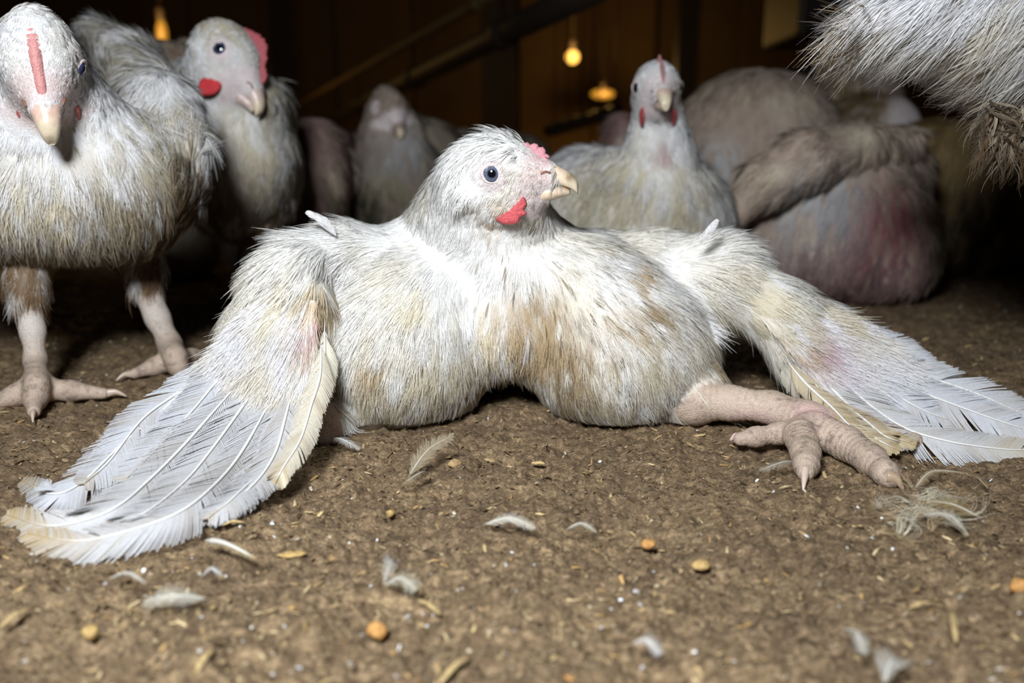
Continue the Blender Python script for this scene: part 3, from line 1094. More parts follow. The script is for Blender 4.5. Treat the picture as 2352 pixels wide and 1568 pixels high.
# ================================================================== the splayed white broiler in the middle
def main_bird():
    rng = np.random.default_rng(11)
    root = thing('chicken', 'white chicken collapsed on its breast with both wings splayed out on the litter', 'chicken', T(1165, 985))
    # keep child coordinates in world space
    B = Body()
    e = lambda u, v, Y, rx, ry, rz, k=0.012, **kw: B.ell(P(u, v, Y), (M(rx, Y), ry, M(rz, Y)), k, **kw)
    e(1190, 700, 0.600, 290, 0.100, 150, 0.02)
    e(1175, 690, 0.530, 150, 0.055, 120, 0.02)
    e(1168, 745, 0.505, 150, 0.040, 120, 0.014)
    e(930, 785, 0.505, 222, 0.060, 205, 0.012)
    e(1412, 790, 0.505, 226, 0.060, 198, 0.012)
    e(1165, 600, 0.520, 150, 0.045, 90, 0.02)
    e(1330, 650, 0.515, 150, 0.045, 110, 0.02)
    e(960, 640, 0.520, 150, 0.045, 90, 0.02)
    # neck and head
    B.chain([P(1160, 590, 0.53), P(1118, 505, 0.508), P(1112, 440, 0.49)], [M(150, 0.53), M(118, 0.51), M(88, 0.49)], 0.015)
    B.chain([P(1075, 450, 0.502), P(1000, 560, 0.535)], [M(66, 0.50), M(90, 0.535)], 0.02)
    B.chain([P(1190, 570, 0.52), P(1195, 480, 0.488)], [M(90, 0.52), M(55, 0.488)], 0.012)
    H = Head(P(1138, 408, 0.480), (1, -0.16, -0.015), (0, 0.0, 1), 1.0)
    H.add(B)
    # image-left wing: shoulder, elbow, feathered forearm, hand
    B.chain([P(960, 600, 0.54), P(800, 590, 0.50), P(700, 600, 0.475)], [M(75, 0.53), M(62, 0.5), M(62, 0.475)], 0.015)
    e(655, 690, 0.468, 92, 0.017, 118, 0.012)
    e(585, 770, 0.468, 70, 0.012, 95, 0.012)
    e(700, 770, 0.458, 42, 0.008, 105, 0.012)
    B.chain([P(705, 700, 0.460), P(712, 800, 0.450), P(670, 920, 0.428)], [M(40, .45), M(26, .443), M(12, .428)], 0.012)
    # image-right wing
    B.chain([P(1360, 610, 0.545), P(1500, 620, 0.525), P(1640, 640, 0.510), P(1770, 710, 0.500), P(1850, 770, 0.488)],
            [M(75, .545), M(78, .525), M(88, .51), M(68, .50), M(40, .49)], 0.015)
    e(1850, 735, 0.500, 85, 0.012, 55, 0.012)
    B.chain([P(1800, 790, 0.487), P(1870, 850, 0.475), P(1960, 930, 0.455)], [M(40, .487), M(30, .475), M(12, .455)], 0.012)
    # image-right thigh, hock and shank
    B.chain([P(1450, 850, 0.515), P(1560, 885, 0.487), P(1600, 905, 0.478)], [M(120, .515), M(82, .487), M(60, .478)], 0.014)
    B.ell(P(1590, 925, 0.470), (M(58, .47), 0.013, M(52, .47)), 0.006, skin=1)
    B.chain([P(1600, 922, 0.468), P(1680, 925, 0.462), P(1770, 935, 0.453), P(1850, 962, 0.441)],
            [M(46, .468), M(39, .462), M(36, .453), M(46, .441)], 0.005, skin=1, rip=0.04)
    B.ell(P(1872, 975, 0.438), (M(62, .438), 0.0125, M(45, .438)), 0.006, skin=1)
    toes = [
        ([T(1875, 985, .0105), T(1945, 1018, .0084), T(2000, 1055, .0072), T(2036, 1088, .0056), T(2048, 1100, .0042)], [.0092, .0082, .0070, .0054, .0036]),
        ([T(1838, 1000, .0095), T(1850, 1040, .0078), T(1852, 1068, .0064), T(1850, 1085, .0052)], [.0086, .0066, .0055, .0040]),
        ([T(1850, 985, .010), T(1790, 995, .0072), T(1735, 1003, .0062), T(1700, 1008, .0055)], [.0080, .0052, .0047, .0036]),
        ([T(1900, 975, .010), T(1990, 985, .0085), T(2050, 998, .0052), T(2100, 1012, .0046)], [.008, .0060, .0048, .0042]),
    ]
    for pts, rs in toes:
        B.chain(pts, rs, 0.004, skin=1, rip=0.05)
    # image-left hock resting on the litter
    B.chain([P(850, 900, 0.49), P(745, 985, 0.455)], [M(75, .49), M(52, .455)], 0.012)
    B.ell(P(728, 978, 0.450), (M(66, .45), 0.016, M(66, .45)), 0.006, skin=1)
    B.ell(P(700, 1005, 0.445), (M(40, .445), 0.013, M(40, .445)), 0.006, skin=1)

    A = [arr(1000, 470, .50, 975, 540), arr(1060, 370, .48, 1020, 420), arr(1150, 320, .48, 1080, 345), arr(1110, 480, .48, 1105, 540), arr(1210, 330, .48, 1160, 315),
         arr(1230, 500, .48, 1240, 560), arr(1090, 430, .46, 1050, 480),
         arr(1170, 580, .48, 1165, 660), arr(1050, 580, .48, 985, 640), arr(1280, 580, .48, 1350, 640), arr(1165, 700, .46, 1160, 790), arr(1000, 690, .46, 970, 790),
         arr(1320, 690, .46, 1390, 800), arr(860, 740, .47, 825, 830), arr(950, 860, .45, 930, 960), arr(1100, 820, .46, 1125, 910), arr(1060, 900, .46, 1080, 990), arr(1210, 820, .46, 1190, 910),
         arr(1250, 900, .46, 1260, 990), arr(1360, 860, .45, 1385, 960), arr(1480, 850, .45, 1510, 950), arr(1420, 700, .46, 1480, 780), arr(800, 900, .45, 790, 990), arr(1560, 900, .47, 1585, 980),
         arr(900, 570, .50, 800, 590), arr(780, 560, .49, 690, 580), arr(680, 550, .48, 610, 610), arr(620, 630, .46, 555, 710), arr(570, 720, .46, 510, 790), arr(660, 690, .45, 600, 790),
         arr(720, 690, .44, 700, 800), arr(720, 820, .44, 690, 920), arr(800, 660, .47, 750, 730), arr(560, 790, .46, 480, 860), arr(860, 640, .48, 790, 690),
         arr(1340, 540, .52, 1450, 560), arr(1500, 560, .51, 1590, 570), arr(1600, 560, .50, 1640, 530), arr(1450, 640, .49, 1570, 720), arr(1600, 640, .48, 1720, 710),
         arr(1750, 680, .48, 1880, 760), arr(1850, 740, .48, 1960, 830), arr(1480, 700, .49, 1600, 760), arr(1650, 720, .48, 1760, 800), arr(1880, 700, .5, 1950, 760), arr(1800, 800, .47, 1880, 890),
         arr(1560, 840, .48, 1630, 880), arr(1500, 810, .48, 1580, 850)]
    for z in (0.06, 0.11):
        for x in (-0.05, 0, 0.05):
            A.append((np.array([x, 0.62, z]), np.array([x, 1.0, -0.4])))
    bl = []
    for (u, v, Y, r, c, a) in [
        (1235, 690, .46, 45, TAN, .75), (1240, 770, .46, 70, TAN, .8), (1190, 850, .46, 75, CREAM * .75, .9), (1260, 840, .45, 90, TAN * 1.15, .85), (1130, 850, .46, 60, TAN * 1.2, .7),
        (1330, 880, .45, 110, TAN * 1.1, .75), (1300, 950, .45, 90, TAN * .9, .8), (1130, 930, .46, 60, TAN * .85, .8), (1000, 960, .455, 110, TAN * 1.05, .8), (900, 930, .45, 90, CREAM * .8, .7),
        (820, 900, .45, 70, CREAM * .85, .6), (860, 830, .45, 34, np.array([.52, .30, .09]), 1.25), (820, 845, .45, 18, np.array([.5, .28, .08]), .9), (1465, 690, .47, 48, TAN, .95), (1440, 630, .48, 40, TAN * 1.2, .6),
        (1500, 770, .46, 70, TAN * .9, .7), (1450, 870, .45, 55, TAN, .8), (1420, 740, .46, 50, TAN * 1.2, .5), (1560, 980, .45, 50, TAN * .9, .5), (1610, 840, .48, 50, np.array([.50, .33, .14]), .9),
        (730, 690, .45, 42, np.array([.60, .42, .20]), .9), (745, 780, .45, 40, CREAM * .9, .8), (690, 660, .46, 60, CREAM, .6), (620, 590, .48, 70, CREAM * .95, .7), (520, 760, .47, 60, CREAM * .8, .8),
        (700, 880, .44, 70, CREAM * .9, .8), (1700, 750, .48, 90, CREAM, .8), (1780, 780, .48, 55, TAN * 1.2, .7), (1640, 740, .49, 90, CREAM, .5), (1860, 700, .50, 80, CREAM * .9, .7), (1930, 740, .5, 40, CREAM * .9, .6),
        (1140, 515, .46, 45, np.array([.66, .50, .33]), .6), (950, 690, .46, 40, CREAM, .9), (1160, 640, .47, 60, WHITE, .4), (1100, 760, .46, 70, CREAM, .5), (1240, 500, .47, 30, CREAM * .5, .6),
        (900, 950, .45, 130, CREAM * .82, .9), (1000, 880, .455, 110, CREAM * .9, .7), (1420, 950, .45, 110, CREAM * .8, .8), (1480, 820, .46, 80, CREAM * .85, .7), (1200, 740, .46, 90, TAN * 1.35, .5),
        (800, 780, .46, 80, CREAM * .9, .6), (640, 760, .455, 80, CREAM * .95, .5), (1700, 680, .49, 120, CREAM * .95, .5),
        (705, 715, .44, 16, np.array([.50, .30, .36]), .9), (1850, 775, .47, 40, np.array([.62, .45, .52]), .7), (1900, 830, .46, 30, np.array([.60, .42, .50]), .6)]:
        bl.append((P(u, v, Y), M(r, Y), c, a))
    sb = [(P(1590, 900, .47), .012, (.70, .48, .38), .5), (P(1700, 925, .46), .02, (.62, .50, .40), .8), (P(1870, 960, .43), .011, (.74, .48, .46), .8), (T(1720, 1005), .013, (.76, .44, .46), .9),
          (T(1950, 1010), .013, (.66, .46, .40), .6), (T(2030, 1080), .012, (.60, .46, .38), .8), (T(1845, 1040), .009, (.42, .30, .20), .8), (T(2105, 1014), .009, (.74, .50, .52), .9),
          (P(730, 970, .45), .014, (.52, .38, .38), .9), (P(690, 1010, .44), .012, (.48, .36, .27), .9)]
    Hc = P(1240, 370, .475)
    sb += [(H.w1(0.024, -0.012, 0.004), .010, (.62, .48, .43), .7), (H.w1(0.017, -0.012, -0.012), .010, (.60, .46, .44), .6), (Hc, .007, (.62, .32, .36), .8)]

    def lens(p):
        l = np.full(len(p), 1.0)
        x, z = p[:, 0], p[:, 2]
        l = l * (1 + 0.35 * sstep(-0.06, -0.10, x) + 0.45 * sstep(0.09, 0.13, x))
        return l

    def streak(p):
        c1, c2 = P(1270, 760, .46), P(1380, 850, .46)
        d1 = np.linalg.norm((p - c1) * [1, .4, .8], axis=1)
        d2 = np.linalg.norm((p - c2) * [1, .4, .8], axis=1)
        return 0.015 + 0.24 * np.exp(-(d1 / .03) ** 2) + 0.22 * np.exp(-(d2 / .035) ** 2)
    finish_bird(root, B, 0.0010, A, bl, (H,), rng, base=np.array([.87, .862, .85]), n=30000, L=0.0140, W=0.0028, lift=0.17, headlen=0.58, ns=8, rad=0.00016, seed=1, skin_blobs=sb, lens=lens, zmin=0.004, streak=streak,
                cream=0.45, tuft_k=1.0)
    head_parts(root, H, comb=((0.0150, 0.0175), (0.0300, 0.0085), 0.0034, 0.0040, 4), wattle=WATTLE_RAGGED, comb_col=(0.60, 0.27, 0.31), wattle_col=(0.58, 0.10, 0.11),
               beak_col=(0.72, 0.56, 0.42), rng=rng, iris=(.085, .10, .15))
    # fine tuft feathers over the face so the bare skin reads as thin down
    # claws
    claw(root, T(1851, 1072, .0062), T(1845, 1126, .0012), .0040, (.55, .44, .38))
    claw(root, T(2040, 1094, .0060), T(2076, 1126, .001), .0036, (.36, .26, .18))
    claw(root, T(1703, 1007, .005), T(1676, 1012, .003), .0030, (.66, .44, .44))
    claw(root, T(2105, 1016, .0045), T(2126, 1022, .001), .0030, (.60, .44, .42))

    # ---- flight feathers -------------------------------------------------
    def wing(side, lst, nrm, nm='wing'):
        w = bpy.data.objects.new(nm, None)
        link(w, root)
        for i, (pts, wd_, kw) in enumerate(lst):
            first = next((a for a, p in enumerate(pts) if p[2] < 0.2), None)
            G = [T(p[0], p[1], p[2]) if p[2] < 0.2 else None for p in pts]
            path = []
            for a, p in enumerate(pts):
                if G[a] is not None:
                    path.append(G[a])
                    continue
                Yp = p[2]
                if first:
                    sa = sum(math.dist(pts[q][:2], pts[q + 1][:2]) for q in range(a))
                    sf = sum(math.dist(pts[q][:2], pts[q + 1][:2]) for q in range(first))
                    f = sa / sf
                    f = f * 0.75 + 0.25 * f * f
                    Yp = pts[0][2] * (1 - f) + G[first][1] * f - 0.004 * math.sin(math.pi * f) - 0.0009 * i
                pt = P(p[0], p[1], Yp)
                if pt[2] < 0.008:
                    pt = T(p[0], p[1], 0.008)
                path.append(pt)
            k = dict(col=(0.62, 0.62, 0.64), tip=(0.46, 0.34, 0.16), stain=0.12, n=190, split=0.9)
            k.update(kw)
            feather('flight_feather', w, path, wd_ * 0.84, nrm, rng, **k)
        return w
    yel = dict(col=(0.70, 0.65, 0.54), tip=(0.48, 0.36, 0.19), tipfrom=0.7, stain=0.25)
    blue = dict(col=(0.62, 0.635, 0.68))
    left = [
        # back to front; (u, v, Y) while in the air, (u, v, z) on the floor
        ([(560, 770, .465), (430, 885, .452), (330, 960, .440), (250, 1060, .418), (195, 1110, .006)], .0125, dict(blue, tipfrom=.9)),
        ([(540, 775, .462), (470, 845, .452), (383, 934, .438), (286, 1015, .421), (189, 1107, .006), (120, 1135, .004), (52, 1104, .003)], .0128, dict(blue, inner=1.1)),
        ([(580, 800, .460), (520, 850, .449), (440, 945, .432), (350, 1040, .410), (286, 1104, .007)], .0145, dict(blue, tipfrom=.93)),
        ([(600, 820, .457), (505, 929, .432), (420, 1025, .405), (340, 1105, .385), (275, 1160, .008), (205, 1192, .005), (110, 1208, .003), (16, 1182, .003)], .0150, dict(tipfrom=.72, tip=(.50, .36, .15))),
        ([(620, 840, .454), (560, 930, .430), (480, 1040, .405), (420, 1110, .386), (330, 1180, .008), (240, 1215, .004)], .0140, dict(tipfrom=.9)),
        ([(650, 860, .449), (600, 960, .425), (540, 1060, .400), (470, 1135, .380), (400, 1183, .007), (291, 1221, .005), (178, 1243, .003), (66, 1226, .003)], .0150, dict(tipfrom=.70, tip=(.50, .35, .14), split=.5)),
        ([(665, 870, .447), (630, 990, .420), (595, 1080, .398), (540, 1140, .382), (480, 1190, .005)], .0125, dict(tipfrom=.93)),
        ([(680, 860, .445), (655, 960, .424), (632, 1040, .408), (590, 1105, .392), (525, 1160, .006), (470, 1185, .004)], .0115, dict(tip=(.55, .45, .2))),
        ([(700, 790, .447), (685, 880, .434), (655, 970, .420), (620, 1040, .408), (575, 1085, .398)], .0100, yel),
        ([(738, 770, .444), (735, 860, .432), (715, 930, .422), (690, 1010, .408), (650, 1075, .398), (632, 1112, .006)], .0085, yel),
        ([(745, 740, .446), (745, 820, .436), (735, 890, .426), (705, 960, .415), (680, 1010, .407)], .0080, dict(yel, col=(.78, .74, .62))),
    ]
    wl = wing('l', left, (0.15, -0.80, 0.58))
    right = [
        ([(1900, 745, .505), (1990, 775, .495), (2060, 800, .488), (2150, 850, .475)], .0120, blue),
        ([(1930, 765, .500), (2020, 798, .490), (2107, 838, .480), (2210, 890, .468)], .0130, blue),
        ([(1900, 770, .497), (2000, 820, .485), (2120, 862, .473), (2240, 903, .462), (2335, 945, .455), (2420, 985, .006)], .0135, blue),
        ([(1890, 790, .492), (2000, 850, .478), (2110, 898, .465), (2220, 940, .453), (2305, 970, .445), (2430, 1010, .005)], .0140, blue),
        ([(1880, 800, .489), (1950, 852, .478), (2036, 895, .466), (2120, 942, .453), (2210, 975, .006)], .0140, dict(blue, tipfrom=.9)),
        ([(1860, 810, .486), (1930, 872, .473), (2004, 935, .459), (2080, 984, .448), (2170, 1012, .007), (2260, 1027, .005), (2352, 1034, .004), (2450, 1030, .004)], .0135, dict(tipfrom=.6, tip=(.60, .48, .27), split=.6)),
        ([(1850, 810, .484), (1900, 880, .471), (1960, 940, .459), (2030, 990, .448), (2100, 1015, .007)], .0110, dict(tipfrom=.7)),
        ([(1830, 800, .483), (1880, 860, .473), (1930, 920, .462), (1982, 962, .453), (2020, 990, .446)], .0095, dict(yel, col=(.78, .73, .60))),
        ([(1785, 790, .485), (1820, 858, .474), (1870, 915, .464), (1930, 950, .456), (1975, 962, .450)], .0085, yel),
        ([(1800, 820, .479), (1850, 880, .468), (1910, 935, .458), (1960, 985, .446), (2040, 1045, .005)], .0070, dict(yel, col=(.66, .56, .40), stain=.4)),
        ([(1890, 900, .462), (1950, 950, .452), (2010, 985, .445), (2100, 1022, .006)], .0075, dict(yel, col=(.66, .57, .42), stain=.4)),
        ([(1860, 870, .466), (1930, 940, .452), (2000, 1000, .442), (2065, 1035, .005)], .0060, dict(yel, col=(.64, .55, .40), stain=.45)),
        ([(1920, 920, .458), (1980, 960, .450), (2030, 1000, .442), (2075, 1018, .006)], .0065, dict(yel, col=(.66, .56, .40), stain=.4)),
    ]
    wing('r', right, (-0.25, -0.75, 0.60))
    # soft coverts on both wings
    w2 = bpy.data.objects.new('stray_feathers', None)
    link(w2, root)
    r2 = np.random.default_rng(5)

    def sheet(q, dirs, n, nr, L, W, base, nm='covert_feathers'):
        """soft feathers rooted over a four-cornered patch of the wing"""
        s, t = r2.random(n), r2.random(n)
        bi = lambda a, b, c, d: (np.outer((1 - s) * (1 - t), a) + np.outer(s * (1 - t), b) + np.outer(s * t, c) + np.outer((1 - s) * t, d))
        pos = bi(*[P(*c) for c in q])
        dd = unit(bi(*[P(c[0] + d[0], c[1] + d[1], c[2] + d[2]) - P(*c) for c, d in zip(q, dirs)]))
        nn = np.tile(unit(np.array(nr, float)), (n, 1))
        dd = unit(dd - nn * np.einsum('ij,ij->i', dd, nn)[:, None])
        c = colour_field(pos, bl, r2, base, 0.2, 3)
        strands(nm, root, pos, nn, dd, c, L * (.7 + .6 * r2.random(n)), W, .10 * r2.random(n), r2, 11, 5, .00017, droop=0.0)
    sheet([(615, 675, .453), (722, 690, .446), (715, 905, .424), (470, 850, .447)], [(-90, 110, -.012), (-20, 130, -.012), (-30, 120, -.012), (-90, 90, -.012)],
          2000, (0.12, -.85, .5), .026, .0042, WHITE * [1.0, 1.0, 1.03])
    sheet([(1740, 715, .482), (1900, 705, .492), (2060, 830, .476), (1880, 890, .462)], [(90, 90, -.010), (120, 60, -.010), (120, 60, -.012), (110, 80, -.012)],
          1300, (-.2, -.8, .55), .024, .0040, WHITE * [1.0, 1.0, 1.03])
    sheet([(1440, 650, .490), (1560, 690, .484), (1590, 730, .480), (1480, 705, .484)], [(100, 75, -.004)] * 4, 150, (-.1, -.95, .3), .026, .0026, WHITE)
    # stray tuft standing up on the shoulder
    for (a, b, c) in (((757, 535), (735, 505), (704, 487)), ((775, 545), (755, 520), (742, 500)), ((1600, 560), (1625, 535), (1648, 505))):
        feather('stray_feather', w2, [P(*a, .475), P(*b, .472), P(*c, .470)], .0022, (0, -1, .2), r2, n=60, seg=2, rach=.0002, split=1.5, tip=(.8, .8, .82), col=(.8, .8, .82))
    return root


main_bird()
# ================================================================== the flock around it
def down_arrows(c, r, out=0.6):
    """plumage sweeping back and down around a body centre c of size r"""
    A = []
    for a in np.linspace(0, 2 * math.pi, 10, endpoint=False):
        for z in (-0.6, 0.1, 0.75):
            rad = math.cos(math.asin(z))
            d = np.array([math.cos(a) * rad, math.sin(a) * rad, z])
            A.append((c + d * r, np.array([math.cos(a) * out * (0.4 + z), 0.25 + 0.3 * math.sin(a) * out, -1.0 + 0.3 * z])))
    return A


def foot(B, root, hub, toes, r, claw_col=(0.50, 0.40, 0.32)):
    """hub and toe tips as (u, v) pixels on the floor"""
    h = T(*hub, r * 1.25)
    B.ell(h, (r * 1.5, r * 1.5, r * 1.2), 0.006, skin=1)
    for (u, v) in toes:
        tip = T(u, v, r * 0.55)
        mid = h * 0.5 + tip * 0.5
        mid[2] = r * 0.95
        B.chain([h, mid, tip], [r * 1.05, r * 0.85, r * 0.55], 0.005, skin=1, rip=0.03)
        d = unit(tip - mid)
        e_ = tip + d * r * 2.0
        e_[2] = 0.001
        claw(root, tip + d * r * 0.2, e_, r * 0.42, claw_col)
    return h


def hen_left():
    DY[0] = 0
    rng = np.random.default_rng(21)
    root = thing('chicken', 'big white chicken at the left edge facing the camera, head lowered, belly brown', 'chicken', T(95, 900))
    root.location = (0, 0, 0)
    B = Body()
    e = lambda u, v, Y, rx, ry, rz, k=0.015, **kw: B.ell(P(u, v, Y), (M(rx, Y), ry, M(rz, Y)), k, **kw)
    e(120, 410, .600, 320, .090, 190)
    e(60, 400, .545, 290, .050, 185, .02)
    e(270, 430, .560, 165, .045, 150, .02)
    e(-60, 430, .560, 165, .045, 150, .02)
    e(100, 300, .550, 160, .045, 120, .02)
    # wings folded along both sides
    B.chain([P(225, 75, .76), P(300, 150, .70), P(370, 250, .62), P(415, 340, .575), P(420, 440, .575)], [M(30, .76), M(60, .7), M(72, .62), M(60, .575), M(48, .575)], .010)
    B.chain([P(-20, 75, .76), P(-80, 150, .70), P(-160, 250, .62), P(-205, 340, .575), P(-215, 430, .575)], [M(35, .76), M(60, .7), M(72, .62), M(60, .575), M(48, .575)], .010)
    B.chain([P(100, 330, .550), P(98, 240, .530), P(96, 160, .515)], [M(150, .55), M(105, .53), M(82, .515)], .02)
    H = Head(P(90, 142, .500), (0.33, -.58, -.82), (0.30, -.74, .60), 1.12)
    H.add(B)
    # thighs and bare shanks
    B.chain([P(60, 560, .57), P(62, 640, .545), P(66, 675, .540)], [M(80, .57), M(38, .545), M(28, .54)], .012)
    B.chain([P(64, 690, .540), P(75, 760, .532), P(82, 830, .526), T(85, 885, .014)], [M(31, .54), M(24, .532), M(22, .526), M(28, .52)], .006, skin=1, rip=.02)
    foot(B, root, (85, 893), [(-15, 925), (238, 903), (78, 945)], .0068)
    B.chain([P(300, 540, .63), P(325, 600, .605), P(332, 640, .60)], [M(80, .63), M(38, .605), M(26, .60)], .012)
    B.chain([P(332, 655, .60), P(362, 730, .597), P(390, 790, .592), T(402, 820, .014)], [M(34, .60), M(25, .597), M(24, .592), M(28, .585)], .006, skin=1, rip=.02)
    foot(B, root, (402, 826), [(308, 858), (478, 815), (420, 868)], .0064)
    A = [arr(60, 330, .50, 55, 420), arr(180, 330, .50, 240, 400), arr(10, 330, .5, -50, 400), arr(90, 500, .5, 90, 600), arr(300, 430, .52, 330, 530), arr(0, 500, .5, -10, 600),
         arr(100, 200, .50, 100, 260), arr(150, 160, .51, 170, 230), arr(40, 160, .51, 20, 230), arr(95, 60, .51, 95, 30), arr(160, 90, .52, 190, 130), arr(20, 90, .52, 0, 130),
         arr(400, 350, .55, 400, 250), arr(300, 150, .68, 250, 90), arr(420, 430, .56, 400, 330), arr(200, 520, .5, 215, 610), arr(60, 640, .53, 60, 700), arr(330, 600, .58, 335, 680),
         arr(340, 280, .58, 350, 380), arr(440, 400, .57, 450, 480)]
    DK = BROWN * 1.5
    bl = [(P(u, v, Y), M(r, Y), c, a) for (u, v, Y, r, c, a) in [
        (60, 620, .53, 100, TAN * .6, 1.9), (200, 590, .53, 95, TAN * .5, 2.0), (330, 520, .54, 120, TAN * .5, 2.0), (390, 460, .56, 90, TAN * .6, 1.6), (430, 500, .57, 70, DK, 1.2),
        (-60, 560, .54, 120, TAN * .7, 1.2), (60, 640, .55, 70, DK, 1.5), (330, 610, .60, 70, DK, 1.7), (300, 520, .60, 90, DK, 1.4), (150, 600, .60, 160, DK, 1.5), (380, 360, .57, 90, CREAM * .7, 1.0),
        (300, 200, .66, 110, CREAM * .62, 1.1), (230, 110, .72, 80, CREAM * .6, 1.0), (400, 300, .60, 70, CREAM * .6, 1.0), (100, 500, .5, 150, CREAM, .6), (95, 250, .5, 45, CREAM * .6, .8)]]
    sb = [(P(60, 920, .52), .02, (.55, .40, .36), .6), (P(75, 740, .53), .02, (.56, .52, .48), .9), (P(360, 720, .6), .02, (.56, .52, .48), .9)]
    sb += [(H.w1(.022, 0, 0), .012, (.66, .40, .34), .8), (H.w1(.018, 0, -.012), .012, (.55, .33, .28), .8)]
    sk = lambda p: 0.03 + 0.22 * np.exp(-(np.linalg.norm(p - P(350, 500, .55), axis=1) / .05) ** 2)
    finish_bird(root, B, .0014, A, bl, (H,), rng, n=15000, L=.0165, W=.0038, lift=.16, ns=8, rad=.00021, seed=2, skin_blobs=sb, cream=.3, streak=sk, base=WHITE * .97)
    head_parts(root, H, comb=((-.003, .0205), (.0305, .0075), .0060, .0046, 1.2), wattle=WATTLE_ROUND, comb_col=(.56, .26, .25), wattle_col=(.42, .12, .10), beak_col=(.64, .44, .36), rng=rng,
               eye_open=.8, iris=(.04, .05, .16), beak_marks=False, eyef=.55)
    return root


def hen_second():
    DY[0] = 0.10
    rng = np.random.default_rng(22)
    root = thing('chicken', 'red combed white chicken looking down, standing behind the big one at the left', 'chicken')
    B = Body()
    e = lambda u, v, Y, rx, ry, rz, k=0.015, **kw: B.ell(P(u, v, Y), (M(rx, Y), ry, M(rz, Y)), k, **kw)
    e(560, 385, .73, 120, .085, 155)
    e(570, 370, .68, 98, .045, 130, .02)
    e(520, 400, .69, 90, .045, 130, .02)
    e(640, 280, .72, 30, .030, 95, .01)
    e(470, 250, .78, 90, .060, 110, .02)
    B.chain([P(560, 330, .69), P(540, 240, .675), P(508, 170, .66)], [M(95, .69), M(88, .675), M(80, .66)], .02)
    H = Head(P(520, 135, .645), (0.66, -.22, -.86), (0.82, .08, .50), 1.18)
    H.add(B)
    B.chain([P(590, 470, .70), P(590, 525, .69)], [M(80, .7), M(44, .69)], .012)
    B.chain([P(590, 510, .69), P(587, 580, .685), P(585, 640, .68)], [M(44, .69), M(32, .685), M(22, .68)], .006)
    B.chain([P(585, 630, .68), P(570, 720, .66), T(585, 780, .013)], [M(22, .68), M(20, .66), M(24, .65)], .005, skin=1)
    foot(B, root, (585, 782), [(545, 800), (650, 792), (590, 815)], .0062)
    B.chain([P(520, 480, .76), P(540, 560, .76)], [M(60, .76), M(30, .76)], .012)
    B.chain([P(540, 550, .76), P(600, 640, .76), T(640, 715, .013)], [M(26, .76), M(18, .76), M(20, .76)], .005, skin=1)
    foot(B, root, (640, 718), [(590, 728), (700, 722), (640, 745)], .0062)
    A = [arr(560, 250, .63, 570, 340), arr(500, 200, .62, 500, 280), arr(600, 330, .64, 610, 430), arr(520, 380, .64, 520, 480), arr(590, 450, .65, 600, 540), arr(470, 90, .63, 440, 120),
         arr(520, 60, .63, 470, 60), arr(530, 180, .61, 510, 230), arr(650, 260, .7, 655, 340), arr(590, 520, .68, 588, 600), arr(450, 200, .7, 440, 260)]
    bl = [(P(u, v, Y), M(r, Y), c, a) for (u, v, Y, r, c, a) in [(560, 450, .64, 100, TAN * .55, 1.5), (570, 500, .66, 100, BROWN, 1.8), (640, 420, .66, 70, TAN * .6, 1.2), (560, 380, .64, 110, CREAM * .75, 1.0),
                                                                 (480, 480, .68, 100, BROWN, 1.6), (650, 230, .7, 70, CREAM * .6, 1.2), (440, 180, .7, 80, CREAM * .7, 1), (510, 50, .63, 80, CREAM * .7, .7)]]
    finish_bird(root, B, .0018, A, bl, (H,), rng, n=7500, L=.0165, W=.0045, lift=.16, ns=7, rad=.00026, seed=3, cream=.5, base=WHITE * .86)
    head_parts(root, H, comb=((-.010, .0200), (.0300, .0085), .0125, .0016, 1.2), wattle=WATTLE_ROUND, comb_col=(.38, .085, .10), wattle_col=(.52, .03, .04), beak_col=(.60, .46, .42), rng=rng,
               eye_open=.6, iris=(.03, .04, .08), beak_marks=False)


